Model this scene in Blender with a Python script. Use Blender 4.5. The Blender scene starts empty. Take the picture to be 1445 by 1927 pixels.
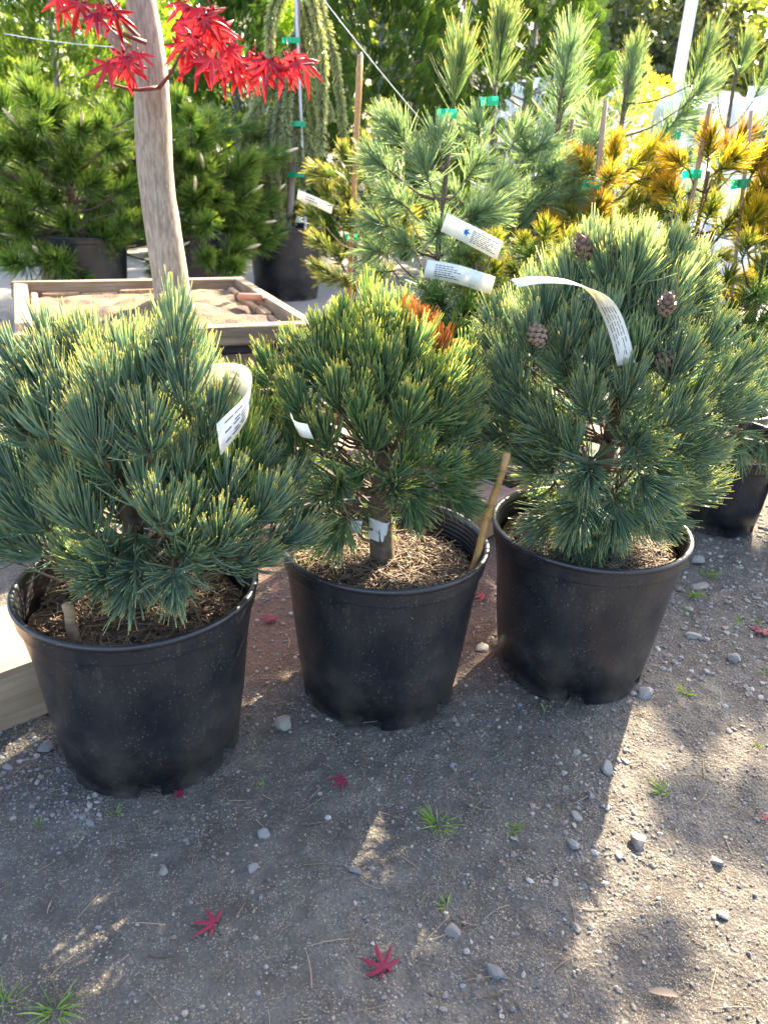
import bpy, math, random
import numpy as np
from mathutils import Vector, Matrix
# ------------------------------------------------------------------ camera, sky, sun, exposure
SC = bpy.context.scene
COL = SC.collection
R = math.radians
cam = bpy.data.cameras.new('camera')
cam.sensor_fit = 'VERTICAL'
cam.sensor_height = 9.13
cam.sensor_width = 9.13
cam.lens = 6.856
cam.clip_start = 0.02
cam.clip_end = 600
cam.dof.use_dof = True
cam.dof.focus_distance = 1.35
cam.dof.aperture_fstop = 1.9
camo = bpy.data.objects.new('camera', cam)
COL.objects.link(camo)
PITCH, ROLL = R(24.7), R(2.54)
camo.matrix_world = Matrix.Translation((0, 0, 1.043)) @ Matrix.Rotation(math.pi/2 - PITCH, 4, 'X') @ Matrix.Rotation(ROLL, 4, 'Z')
SC.camera = camo
SUN_AZ, SUN_EL = R(29), R(37)
SUN_V = Vector((math.sin(SUN_AZ)*math.cos(SUN_EL), math.cos(SUN_AZ)*math.cos(SUN_EL), math.sin(SUN_EL)))
world = bpy.data.worlds.new('World')
SC.world = world
world.use_nodes = True
wn = world.node_tree
sky = wn.nodes.new('ShaderNodeTexSky')
sky.sky_type = 'NISHITA'
sky.sun_disc = False
sky.sun_elevation = SUN_EL
sky.sun_rotation = SUN_AZ
sky.air_density = 0.9
sky.dust_density = 2.8
sky.ozone_density = 1.0
wn.links.new(sky.outputs[0], wn.nodes['Background'].inputs[0])
wn.nodes['Background'].inputs[1].default_value = 0.135
sl = bpy.data.lights.new('sun', 'SUN')
sl.energy = 5.0
sl.angle = R(0.55)
sl.color = (1.0, 0.87, 0.66)
so = bpy.data.objects.new('sun', sl)
so.rotation_euler = SUN_V.to_track_quat('Z', 'Y').to_euler()
so.location = SUN_V*30
COL.objects.link(so)
SC.view_settings.view_transform = 'Standard'
SC.view_settings.look = 'None'
SC.view_settings.gamma = 1
SC.view_settings.exposure = 2.85
SC.render.engine = 'CYCLES'
SC.cycles.max_bounces = 8
SC.cycles.transparent_max_bounces = 8
SC.cycles.use_denoising = True
random.seed(11)
RNG = np.random.default_rng(11)
UP = np.array([0, 0, 1.0])
# ------------------------------------------------------------------ measured positions (metres)
FRONT_1 = [(-0.587, 1.153, 0.387, -0.96, -0.21, 0.16, 0), (-0.645, 1.171, 0.358, -0.99, -0.1, 0.05, 0), (-0.549, 1.14, 0.391, -0.89, -0.45, 0.0, 0), (-0.249, 1.146, 0.458, 0.65, -0.38, 0.65, 3), (-0.285, 1.145, 0.516, 0.35, -0.3, 0.89, 3), (-0.251, 1.178, 0.551, 0.39, -0.1, 0.92, 3), (-0.321, 1.149, 0.73, 0.03, -0.05, 1.0, 2), (-0.353, 1.082, 0.628, 0.0, -0.66, 0.75, 0), (-0.481, 1.14, 0.645, -0.49, -0.39, 0.78, 0), (-0.546, 1.154, 0.611, -0.81, -0.2, 0.55, 0), (-0.489, 1.216, 0.705, -0.24, 0.19, 0.95, 0), (-0.546, 1.152, 0.69, -0.6, -0.05, 0.8, 0), (-0.422, 1.199, 0.717, 0.0, 0.2, 0.98, 0), (-0.313, 1.144, 0.686, 0.3, -0.15, 0.94, 0), (-0.292, 1.163, 0.619, 0.64, -0.12, 0.76, 0), (-0.535, 1.216, 0.716, -0.39, 0.29, 0.87, 0), (-0.409, 1.096, 0.679, -0.14, -0.42, 0.89, 0), (-0.34, 1.195, 0.721, 0.24, 0.24, 0.94, 0), (-0.579, 1.152, 0.636, -0.75, -0.11, 0.65, 0), (-0.38, 1.178, 0.69, 0.1, -0.1, 0.99, 0), (-0.51, 1.159, 0.672, -0.4, -0.2, 0.9, 0), (-0.418, 1.069, 0.621, -0.29, -0.68, 0.68, 0), (-0.446, 1.069, 0.473, -0.23, -0.83, 0.51, 0), (-0.33, 1.043, 0.506, 0.09, -0.83, 0.55, 0), (-0.269, 1.075, 0.46, 0.51, -0.81, 0.3, 0), (-0.256, 1.127, 0.516, 0.43, -0.24, 0.87, 0), (-0.192, 1.154, 0.492, 0.82, -0.0, 0.57, 0), (-0.547, 1.124, 0.455, -0.78, -0.49, 0.39, 0), (-0.601, 1.13, 0.409, -0.97, -0.24, 0.1, 0), (-0.586, 1.156, 0.496, -0.75, -0.05, 0.66, 0), (-0.5, 1.128, 0.531, -0.38, -0.47, 0.8, 0), (-0.322, 1.137, 0.531, 0.25, -0.39, 0.89, 0), (-0.217, 1.12, 0.482, 0.75, -0.38, 0.54, 0), (-0.422, 1.075, 0.447, -0.05, -0.97, -0.22, 0), (-0.324, 1.059, 0.447, 0.2, -0.9, -0.4, 0), (-0.253, 1.116, 0.419, 0.83, -0.55, -0.11, 0), (-0.195, 1.136, 0.431, 0.97, -0.22, 0.11, 0), (-0.624, 1.166, 0.45, -0.88, -0.19, 0.44, 0), (-0.295, 1.182, 0.566, 0.39, -0.0, 0.92, 0), (-0.235, 1.206, 0.52, 0.54, 0.1, 0.84, 0), (-0.571, 1.203, 0.545, -0.57, 0.1, 0.81, 0), (-0.384, 1.062, 0.447, 0.0, -0.89, -0.45, 0)]
FRONT_2 = [(-0.092, 1.373, 0.745, -0.1, 0.0, 1.0, 3), (-0.035, 1.366, 0.749, 0.1, 0.0, 1.0, 3), (-0.129, 1.365, 0.726, -0.3, 0.0, 0.95, 3), (-0.171, 1.362, 0.686, -0.51, 0.0, 0.86, 0), (-0.221, 1.364, 0.649, -0.58, -0.05, 0.82, 0), (-0.09, 1.355, 0.701, -0.1, -0.2, 0.98, 3), (-0.041, 1.324, 0.711, 0.0, -0.24, 0.97, 3), (0.005, 1.372, 0.711, 0.2, -0.1, 0.98, 3), (-0.091, 1.282, 0.64, -0.14, -0.62, 0.77, 0), (-0.008, 1.322, 0.68, 0.1, -0.34, 0.93, 0), (-0.03, 1.28, 0.56, 0.0, -0.75, 0.66, 0), (0.029, 1.287, 0.605, 0.2, -0.64, 0.74, 0), (0.042, 1.386, 0.734, 0.29, 0.1, 0.95, 1), (0.075, 1.392, 0.7, 0.48, 0.1, 0.87, 1), (0.027, 1.401, 0.744, 0.15, 0.1, 0.98, 4), (0.059, 1.333, 0.666, 0.5, -0.2, 0.84, 3), (0.131, 1.398, 0.65, 0.54, 0.0, 0.84, 0), (0.115, 1.346, 0.63, 0.88, -0.1, 0.47, 0), (-0.236, 1.361, 0.583, -0.91, -0.2, 0.35, 0), (-0.199, 1.337, 0.547, -0.86, -0.43, 0.27, 0), (-0.143, 1.276, 0.616, -0.51, -0.61, 0.61, 0), (-0.159, 1.293, 0.529, -0.65, -0.75, 0.11, 0), (-0.104, 1.255, 0.576, -0.3, -0.86, 0.41, 0), (-0.206, 1.34, 0.476, -0.92, -0.35, -0.17, 0), (-0.078, 1.233, 0.531, -0.21, -0.95, -0.21, 0), (0.009, 1.235, 0.535, 0.16, -0.96, -0.21, 0), (0.069, 1.254, 0.545, 0.53, -0.84, -0.11, 0), (0.111, 1.355, 0.56, 0.88, -0.33, 0.33, 0), (0.128, 1.325, 0.509, 0.93, -0.33, -0.16, 0), (0.107, 1.347, 0.466, 0.79, -0.37, -0.49, 0), (-0.166, 1.34, 0.439, -0.62, -0.49, -0.62, 0), (-0.125, 1.341, 0.441, -0.48, -0.55, -0.69, 0), (0.04, 1.303, 0.482, 0.36, -0.6, -0.72, 0), (-0.163, 1.331, 0.636, -0.62, -0.31, 0.72, 0), (-0.053, 1.31, 0.648, 0.0, -0.49, 0.87, 0), (0.077, 1.334, 0.607, 0.64, -0.43, 0.64, 0), (-0.256, 1.363, 0.612, -0.82, 0.0, 0.57, 0), (-0.037, 1.431, 0.755, 0.0, 0.29, 0.96, 3), (-0.137, 1.349, 0.672, -0.35, -0.3, 0.89, 0)]
FRONT_3 = [(0.383, 1.483, 0.851, -0.05, -0.15, 0.99, 3), (0.414, 1.472, 0.882, 0.1, 0.0, 1.0, 3), (0.5, 1.501, 0.863, 0.24, -0.05, 0.97, 3), (0.339, 1.49, 0.819, -0.3, 0.1, 0.95, 3), (0.551, 1.5, 0.827, 0.4, 0.1, 0.91, 3), (0.458, 1.458, 0.829, 0.1, -0.24, 0.97, 0), (0.32, 1.418, 0.714, -0.18, -0.55, 0.82, 0), (0.261, 1.425, 0.72, -0.49, -0.39, 0.78, 0), (0.233, 1.478, 0.675, -0.76, -0.2, 0.61, 0), (0.295, 1.478, 0.76, -0.34, -0.1, 0.93, 3), (0.348, 1.438, 0.75, 0.0, -0.29, 0.96, 0), (0.486, 1.424, 0.76, 0.1, -0.4, 0.91, 0), (0.507, 1.388, 0.69, 0.19, -0.57, 0.8, 0), (0.574, 1.444, 0.719, 0.52, -0.21, 0.83, 3), (0.627, 1.447, 0.67, 0.76, -0.2, 0.61, 0), (0.698, 1.476, 0.633, 0.94, -0.15, 0.3, 0), (0.601, 1.436, 0.63, 0.74, -0.53, 0.42, 0), (0.654, 1.432, 0.612, 0.95, -0.32, 0.05, 0), (0.224, 1.428, 0.604, -0.93, -0.31, 0.21, 0), (0.269, 1.435, 0.582, -0.84, -0.53, 0.11, 0), (0.424, 1.372, 0.641, 0.0, -0.75, 0.66, 0), (0.36, 1.36, 0.622, -0.3, -0.86, 0.41, 0), (0.314, 1.39, 0.567, -0.71, -0.71, 0.0, 0), (0.249, 1.465, 0.515, -0.97, -0.22, -0.05, 0), (0.445, 1.362, 0.584, 0.1, -0.97, -0.2, 0), (0.507, 1.354, 0.61, 0.4, -0.91, 0.1, 0), (0.581, 1.413, 0.539, 0.8, -0.57, -0.17, 0), (0.37, 1.346, 0.533, -0.32, -0.89, -0.32, 0), (0.334, 1.433, 0.475, -0.79, -0.61, -0.12, 0), (0.475, 1.352, 0.514, 0.32, -0.85, -0.42, 0), (0.556, 1.416, 0.458, 0.82, -0.55, -0.16, 0), (0.621, 1.46, 0.418, 0.93, -0.33, -0.16, 0), (0.38, 1.371, 0.435, -0.33, -0.77, -0.55, 0), (0.448, 1.395, 0.439, 0.0, -0.71, -0.71, 0), (0.362, 1.449, 0.374, -0.68, -0.46, -0.57, 0), (0.396, 1.436, 0.345, -0.21, -0.42, -0.88, 0), (0.598, 1.458, 0.477, 0.94, -0.33, 0.11, 0), (0.533, 1.415, 0.41, 0.68, -0.46, -0.57, 0), (0.451, 1.443, 0.357, 0.1, -0.3, -0.95, 0), (0.367, 1.387, 0.684, 0.0, -0.55, 0.83, 0), (0.464, 1.43, 0.698, 0.05, -0.49, 0.87, 0), (0.249, 1.423, 0.649, -0.74, -0.42, 0.53, 0), (0.575, 1.504, 0.767, 0.45, 0.1, 0.89, 0), (0.225, 1.526, 0.716, -0.62, 0.1, 0.78, 0), (0.446, 1.46, 0.79, 0.05, -0.29, 0.96, 0), (0.427, 1.495, 0.782, -0.1, -0.1, 0.99, 0)]
WHITE_PINE_A = [(0.15, 2.543, 1.168, 0.05, 0.0, 1.0, 1.0, 'P'), (0.153, 2.548, 1.216, 0.09, 0.0, 1.0, 0.65, 'P'), (0.036, 2.563, 1.057, -0.56, -0.23, 0.8, 1, 'L'), (-0.009, 2.535, 0.997, -0.86, -0.11, 0.5, 0.9, 'L'), (0.095, 2.481, 0.973, -0.39, -0.35, 0.85, 1, 'L'), (0.121, 2.421, 0.838, 0.06, -0.94, 0.33, 1.05, 'L'), (0.088, 2.385, 0.704, 0.19, -0.93, -0.33, 1.1, 'L'), (-0.002, 2.494, 0.849, -0.9, -0.35, 0.24, 1, 'L'), (-0.005, 2.592, 0.712, -0.93, -0.36, -0.08, 1, 'L'), (0.205, 2.6, 0.989, 0.56, -0.23, 0.8, 0.9, 'L'), (0.028, 2.522, 0.909, -0.76, -0.49, 0.44, 1, 'L'), (0.216, 2.502, 0.873, 0.76, -0.49, 0.44, 1, 'L'), (0.172, 2.452, 0.768, 0.65, -0.72, 0.24, 1, 'L'), (0.033, 2.424, 0.64, -0.61, -0.61, -0.51, 1, 'L'), (0.122, 2.502, 1.046, -0.26, -0.11, 0.96, 0.9, 'L'), (0.059, 2.511, 0.788, -0.51, -0.81, 0.3, 1, 'L'), (0.252, 2.597, 0.93, 0.86, -0.11, 0.5, 0.9, 'L'), (-0.022, 2.54, 1.098, -0.5, 0.11, 0.86, 0.7, 'L')]
WHITE_PINE_B = [(0.311, 2.946, 1.233, 0.03, 0.0, 1.0, 1.15, 'P'), (0.311, 2.944, 1.319, 0.03, 0.0, 1.0, 1.0, 'P'), (0.331, 2.817, 0.973, 0.0, -0.94, 0.33, 1, 'L'), (0.241, 2.902, 1.067, -0.56, -0.23, 0.8, 0.9, 'L'), (0.426, 2.918, 1.058, 0.75, -0.23, 0.63, 0.9, 'L'), (0.269, 2.854, 1.1, -0.33, -0.23, 0.92, 0.9, 'L'), (0.377, 2.921, 1.089, 0.42, -0.11, 0.9, 0.9, 'L'), (0.313, 2.793, 0.856, -0.35, -0.72, 0.6, 1, 'L'), (0.223, 2.862, 0.916, -0.81, -0.35, 0.47, 1, 'L'), (0.429, 2.883, 0.907, 0.74, -0.61, 0.27, 1, 'L'), (0.38, 2.847, 0.803, 0.29, -0.81, 0.51, 1, 'L'), (0.453, 2.867, 0.993, 0.87, -0.0, 0.5, 1, 'L'), (0.417, 2.911, 0.707, 0.79, -0.61, 0.0, 1, 'L'), (0.46, 2.888, 0.802, 0.81, -0.35, 0.47, 0.9, 'L')]
WHITE_PINE_C = [(0.548, 3.013, 1.097, 0.07, 0.0, 1.0, 1.3, 'W'), (0.526, 2.922, 1.224, 0.07, 0.0, 1.0, 1.3, 'W'), (0.545, 3.008, 1.286, 0.05, 0.0, 1.0, 1.0, 'W'), (0.476, 2.936, 1.043, -0.69, -0.23, 0.69, 0.9, 'L'), (0.628, 3.003, 1.049, 0.56, -0.23, 0.8, 0.9, 'L'), (0.476, 2.958, 0.922, -0.88, -0.35, 0.32, 1, 'L'), (0.638, 3.003, 0.909, 0.76, -0.49, 0.44, 1, 'L'), (0.528, 2.964, 0.817, -0.69, -0.61, 0.4, 1, 'L'), (0.654, 3.036, 0.979, 0.76, -0.11, 0.64, 1, 'L'), (0.536, 2.904, 0.962, -0.24, -0.72, 0.65, 1, 'L')]
WHITE_PINE_D = [(0.848, 3.323, 1.168, 0.05, 0.0, 1.0, 1.1, 'W'), (0.853, 3.338, 1.278, 0.03, 0.0, 1.0, 1.0, 'W'), (0.855, 3.353, 1.35, 0.03, 0.0, 1.0, 0.7, 'P'), (1.049, 3.264, 1.263, 0.64, -0.11, 0.76, 1.1, 'L'), (1.019, 3.343, 1.184, 0.7, -0.11, 0.7, 1.1, 'L'), (0.96, 3.347, 1.117, 0.74, -0.11, 0.67, 1, 'L'), (0.752, 3.318, 1.145, -0.5, -0.11, 0.86, 1, 'L'), (0.738, 3.352, 1.012, -0.84, -0.23, 0.49, 1, 'L'), (0.985, 3.337, 1.023, 0.85, -0.35, 0.4, 1, 'L'), (0.821, 3.243, 0.98, -0.27, -0.61, 0.75, 1, 'L'), (1.023, 3.281, 1.063, 0.91, -0.23, 0.33, 1, 'L'), (1.058, 3.247, 1.332, 0.26, -0.0, 0.97, 0.9, 'P'), (0.789, 3.342, 1.072, -0.7, -0.11, 0.7, 1, 'L'), (0.963, 3.322, 0.885, 0.67, -0.49, 0.56, 1, 'L')]
WHITE_PINE_E = [(1.313, 3.496, 1.379, 0.14, 0.0, 0.99, 0.8, 'P'), (1.269, 3.531, 1.306, -0.14, 0.0, 0.99, 0.7, 'P'), (1.409, 3.535, 1.311, 0.34, 0.0, 0.94, 0.8, 'P'), (1.236, 3.525, 1.15, -0.64, -0.11, 0.76, 0.9, 'L'), (1.377, 3.435, 1.135, 0.64, -0.11, 0.76, 0.9, 'L'), (1.14, 3.521, 0.964, -0.75, -0.23, 0.63, 1, 'L'), (1.23, 3.477, 0.887, -0.81, -0.35, 0.47, 1, 'L'), (1.314, 3.49, 1.033, 0.0, -0.35, 0.94, 0.9, 'L'), (1.107, 3.415, 0.845, -0.45, -0.72, 0.53, 1, 'L'), (1.457, 3.52, 1.217, 0.64, 0.0, 0.77, 0.9, 'L')]
GOLD_PINE_A = [(0.729, 2.915, 1.045, 0.0, -0.11, 0.99, 0.9, 'O'), (0.77, 2.89, 1.03, 0.72, -0.23, 0.65, 1.1, 'Y'), (0.665, 2.898, 1.018, -0.75, -0.23, 0.63, 0.95, 'O'), (0.676, 2.757, 0.989, 0.0, -0.88, 0.48, 1, 'O'), (0.787, 2.83, 0.999, 0.83, -0.35, 0.44, 1, 'Y'), (0.616, 2.858, 0.855, -0.47, -0.35, 0.81, 1, 'H'), (0.795, 2.891, 0.887, 0.33, -0.23, 0.92, 1.1, 'H'), (0.823, 2.848, 0.925, 0.63, -0.23, 0.75, 1, 'Y'), (0.697, 2.883, 0.848, -0.08, -0.35, 0.93, 1, 'O'), (0.748, 2.853, 0.835, 0.14, -0.61, 0.78, 1, 'H'), (0.584, 2.818, 0.831, -0.81, -0.35, 0.47, 1, 'O')]
GOLD_PINE_B = [(1.003, 2.773, 1.065, -0.17, -0.23, 0.96, 1, 'O'), (1.049, 2.761, 1.067, 0.42, -0.11, 0.9, 1.1, 'B'), (0.931, 2.731, 1.047, -0.84, -0.23, 0.49, 0.9, 'O'), (0.987, 2.667, 1.035, 0.16, -0.88, 0.45, 1.1, 'Y'), (1.088, 2.758, 1.045, 0.8, -0.23, 0.56, 1, 'Y'), (0.922, 2.744, 0.943, -0.69, -0.23, 0.69, 1, 'O'), (1.022, 2.745, 0.889, 0.17, -0.23, 0.96, 1, 'H'), (1.091, 2.73, 0.909, 0.63, -0.23, 0.75, 1.1, 'Y'), (1.161, 2.773, 0.91, 0.8, -0.23, 0.56, 1.1, 'Y'), (0.962, 2.74, 0.87, -0.44, -0.49, 0.76, 0.9, 'H'), (1.084, 2.763, 0.84, 0.23, -0.49, 0.84, 1, 'H')]
GOLD_PINE_C = [(1.121, 2.705, 1.032, 0.33, -0.23, 0.92, 1, 'O'), (1.181, 2.67, 0.901, 0.41, -0.23, 0.88, 1.1, 'Y'), (1.189, 2.748, 1.042, 0.5, -0.11, 0.86, 1, 'O'), (1.109, 2.634, 0.852, 0.16, -0.35, 0.92, 1.1, 'Y'), (1.155, 2.675, 0.979, 0.16, -0.35, 0.92, 1, 'O'), (1.234, 2.674, 0.87, 0.63, -0.23, 0.75, 1.1, 'Y'), (1.167, 2.651, 0.821, 0.27, -0.61, 0.75, 1.1, 'Y')]
DWARF_A = [(0.157, 2.286, 0.638, -0.56, -0.49, 0.67, 1, 'G'), (0.233, 2.372, 0.65, 0.0, -0.49, 0.87, 1.1, 'G'), (0.294, 2.317, 0.615, 0.62, -0.49, 0.62, 1, 'G'), (0.189, 2.228, 0.574, -0.16, -0.88, 0.45, 1.1, 'G'), (0.284, 2.31, 0.545, 0.38, -0.81, 0.45, 1, 'G'), (0.153, 2.271, 0.563, -0.78, -0.61, 0.14, 1, 'G'), (0.23, 2.277, 0.502, 0.07, -0.92, 0.38, 1, 'G'), (0.323, 2.313, 0.562, 0.86, -0.49, 0.15, 1, 'G'), (0.187, 2.318, 0.474, -0.6, -0.72, -0.35, 1, 'G'), (0.286, 2.399, 0.702, 0.16, -0.35, 0.92, 0.9, 'H'), (0.242, 2.382, 0.734, -0.16, -0.35, 0.92, 0.9, 'H'), (0.278, 2.334, 0.801, 0.08, -0.35, 0.93, 0.8, 'H'), (0.263, 2.322, 0.621, 0.0, -0.88, 0.48, 1, 'G'), (0.317, 2.325, 0.478, 0.6, -0.72, -0.35, 1, 'G'), (0.206, 2.292, 0.608, 0.0, -0.72, 0.7, 1, 'G')]
DWARF_B = [(0.434, 2.416, 0.829, 0.0, -0.49, 0.87, 0.9, 'H'), (0.405, 2.462, 0.8, -0.5, -0.49, 0.72, 0.8, 'H'), (0.493, 2.458, 0.804, 0.44, -0.49, 0.76, 0.9, 'H'), (0.472, 2.45, 0.766, 0.08, -0.88, 0.48, 0.9, 'H'), (0.401, 2.487, 0.726, -0.69, -0.61, 0.4, 0.9, 'H'), (0.517, 2.463, 0.75, 0.76, -0.49, 0.44, 0.9, 'H'), (0.431, 2.401, 0.708, -0.2, -0.81, 0.55, 0.9, 'G'), (0.508, 2.467, 0.702, 0.45, -0.72, 0.53, 0.9, 'G'), (0.378, 2.402, 0.674, -0.86, -0.49, 0.15, 0.9, 'G')]
DWARF_C = [(1.014, 2.375, 0.813, 0.0, -0.35, 0.94, 1, 'H'), (0.989, 2.397, 0.717, -0.2, -0.61, 0.77, 1, 'H'), (1.097, 2.426, 0.749, 0.32, -0.35, 0.88, 1, 'G'), (1.025, 2.318, 0.701, 0.0, -0.88, 0.48, 1, 'G'), (1.134, 2.403, 0.66, 0.27, -0.61, 0.75, 1, 'G'), (1.031, 2.417, 0.636, -0.35, -0.72, 0.6, 1, 'H'), (1.077, 2.342, 0.621, 0.0, -0.88, 0.48, 1, 'G'), (0.951, 2.407, 0.761, -0.72, -0.35, 0.6, 0.9, 'H'), (1.113, 2.399, 0.799, 0.49, -0.23, 0.84, 1, 'G'), (0.965, 2.381, 0.656, -0.76, -0.49, 0.44, 1, 'G'), (1.187, 2.437, 0.574, 0.51, -0.61, 0.61, 1, 'G'), (1.035, 2.354, 0.585, -0.29, -0.81, 0.51, 1, 'G')]
SIDE_PINE = [(1.034, 2.268, 0.509, -0.23, -0.49, 0.84, 1, 'L'), (1.096, 2.275, 0.526, 0.24, -0.35, 0.9, 1, 'Y2'), (0.985, 2.232, 0.452, -0.76, -0.49, 0.44, 1, 'L'), (1.017, 2.15, 0.445, 0.0, -0.88, 0.48, 1, 'L'), (1.125, 2.246, 0.421, 0.45, -0.72, 0.53, 1, 'L'), (0.993, 2.234, 0.353, -0.93, -0.35, 0.08, 1, 'L'), (1.033, 2.178, 0.357, -0.29, -0.81, -0.51, 0.9, 'L'), (1.094, 2.168, 0.346, 0.29, -0.81, -0.51, 0.9, 'L'), (1.165, 2.294, 0.475, 0.75, -0.23, 0.63, 1, 'L'), (1.182, 2.233, 0.362, 0.93, -0.36, 0.0, 1, 'L'), (1.043, 2.237, 0.548, 0.0, -0.11, 0.99, 0.9, 'Y2'), (1.013, 2.22, 0.308, -0.76, -0.49, -0.44, 0.8, 'L')]
STAKED_PINE = [(-0.231, 3.8, 0.987, -0.25, -0.23, 0.94, 0.7, 'K'), (-0.176, 3.912, 1.022, 0.14, -0.11, 0.98, 0.7, 'K'), (-0.2, 3.841, 0.932, 0.0, -0.49, 0.87, 0.8, 'K'), (-0.285, 3.823, 0.827, -0.47, -0.35, 0.81, 0.9, 'K'), (-0.146, 3.92, 0.839, 0.47, -0.35, 0.81, 0.9, 'K'), (-0.232, 3.893, 0.79, 0.0, -0.72, 0.7, 0.9, 'K'), (-0.321, 3.767, 0.737, -0.72, -0.35, 0.6, 0.9, 'K'), (-0.091, 3.871, 0.75, 0.72, -0.35, 0.6, 1, 'K'), (-0.211, 3.771, 0.718, 0.05, -0.81, 0.59, 1, 'K'), (-0.115, 3.939, 0.635, 0.67, -0.49, 0.56, 1, 'K'), (-0.307, 3.908, 0.617, -0.67, -0.49, 0.56, 0.9, 'K'), (-0.246, 3.777, 0.574, -0.24, -0.72, 0.65, 0.9, 'K'), (-0.157, 3.782, 0.553, 0.35, -0.72, 0.6, 1, 'K'), (-0.309, 3.795, 0.545, -0.88, -0.35, 0.32, 0.8, 'K'), (-0.053, 3.974, 0.683, 0.91, -0.23, 0.33, 1, 'K'), (-0.138, 3.787, 0.72, 0.24, -0.72, 0.65, 1, 'K'), (-0.006, 3.922, 0.809, 0.34, 0.0, 0.94, 0.7, 'K'), (-0.014, 3.871, 0.718, 0.63, -0.23, 0.75, 0.9, 'K')]
THUNDER_A = [(-2.362, 5.207, 1.15, -0.32, -0.35, 0.88, 1.1, 'T'), (-2.239, 5.207, 1.212, 0.17, -0.23, 0.96, 1.1, 'T'), (-2.175, 5.237, 1.071, 0.47, -0.35, 0.81, 1.1, 'T'), (-2.322, 5.013, 0.945, -0.35, -0.72, 0.6, 1.1, 'T'), (-2.24, 5.182, 0.919, 0.0, -0.88, 0.48, 1.1, 'T'), (-2.043, 5.104, 0.927, 0.72, -0.35, 0.6, 1.1, 'T'), (-1.991, 5.174, 0.777, 0.85, -0.35, 0.4, 1.1, 'T'), (-2.396, 5.067, 0.642, -0.2, -0.81, 0.55, 1.1, 'T'), (-2.187, 5.055, 0.682, 0.2, -0.81, 0.55, 1.1, 'T'), (-2.062, 5.113, 0.56, 0.31, -0.88, 0.37, 1.1, 'T'), (-2.421, 5.093, 0.354, -0.08, -0.88, 0.48, 1.1, 'T'), (-2.207, 5.062, 0.334, 0.24, -0.88, 0.42, 1.1, 'T'), (-2.02, 5.226, 0.422, 0.87, -0.49, 0.0, 1, 'T'), (-2.558, 5.191, 0.815, -0.81, -0.35, 0.47, 1.1, 'T'), (-2.535, 5.025, 0.484, -0.92, -0.35, 0.16, 1.1, 'T'), (-2.072, 5.066, 0.34, 0.69, -0.61, -0.4, 1, 'T'), (-2.288, 5.079, 0.521, 0.0, -0.92, 0.38, 1.1, 'T'), (-2.541, 5.301, 1.027, -0.63, -0.23, 0.75, 1.1, 'T')]
THUNDER_B = [(-1.545, 5.916, 1.11, 0.08, -0.23, 0.97, 1.1, 'T'), (-1.411, 5.792, 1.015, 0.56, -0.23, 0.8, 1.1, 'T'), (-1.8, 5.601, 1.062, -0.49, -0.23, 0.84, 1.1, 'T'), (-1.961, 5.864, 0.857, -0.72, -0.35, 0.6, 1.1, 'T'), (-1.628, 5.702, 0.94, 0.0, -0.72, 0.7, 1.1, 'T'), (-1.802, 5.743, 0.765, -0.15, -0.81, 0.57, 1.1, 'T'), (-1.376, 5.827, 0.813, 0.56, -0.49, 0.67, 1.1, 'T'), (-1.473, 5.752, 0.744, 0.08, -0.88, 0.48, 1.1, 'T'), (-1.181, 5.757, 0.686, 0.81, -0.35, 0.47, 1.1, 'T'), (-1.293, 5.888, 0.495, 0.78, -0.61, 0.14, 1.1, 'T'), (-1.919, 5.699, 0.555, -0.69, -0.61, 0.4, 1.1, 'T'), (-1.728, 5.665, 0.496, -0.08, -0.88, 0.48, 1.1, 'T'), (-1.548, 5.819, 0.454, 0.13, -0.92, 0.36, 1.1, 'T'), (-1.956, 5.643, 0.382, -0.86, -0.49, -0.15, 1, 'T'), (-1.327, 5.667, 0.371, 0.75, -0.61, -0.27, 1, 'T'), (-1.177, 5.895, 0.536, 0.96, -0.23, 0.17, 1, 'T'), (-1.356, 5.548, 0.657, 0.24, -0.88, 0.42, 1.1, 'T'), (-1.719, 5.837, 0.298, 0.0, -0.81, -0.59, 1, 'T'), (-1.841, 5.81, 0.964, -0.27, -0.61, 0.75, 1.1, 'T'), (-1.176, 5.764, 0.824, 0.7, -0.11, 0.7, 1.1, 'T')]
LINES = {'stake_staked': ((-0.187, 3.78, 1.437), (-0.216, 3.78, 0.365)), 'stake_goldA': ((0.665, 2.86, 1.242), (0.677, 2.86, 0.761)), 'stake_goldB': ((0.97, 2.76, 1.24), (0.969, 2.76, 0.852)), 'stake_goldC': ((1.079, 2.7, 1.222), (1.121, 2.7, 0.864)), 'stake_C': ((0.603, 3.05, 1.193), (0.554, 3.05, 0.848)), 'stem_wpA': ((0.15, 2.55, 1.189), (0.128, 2.55, 0.64)), 'stem_wpB': ((0.305, 2.9, 1.276), (0.328, 2.9, 0.515)), 'stem_wpC': ((0.54, 3.0, 1.309), (0.544, 3.0, 0.74)), 'stem_wpD': ((0.834, 3.3, 1.379), (0.848, 3.3, 0.636)), 'stem_wpE': ((1.306, 3.5, 1.416), (1.341, 3.5, 0.719)), 'stem_spruce': ((-0.754, 6.3, 2.011), (-0.848, 6.3, 0.362)), 'stake_spruce': ((-0.762, 6.25, 2.064), (-0.696, 6.25, 0.567)), 'stem_staked': ((-0.195, 3.9, 0.987), (-0.236, 3.9, 0.33))}
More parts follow.
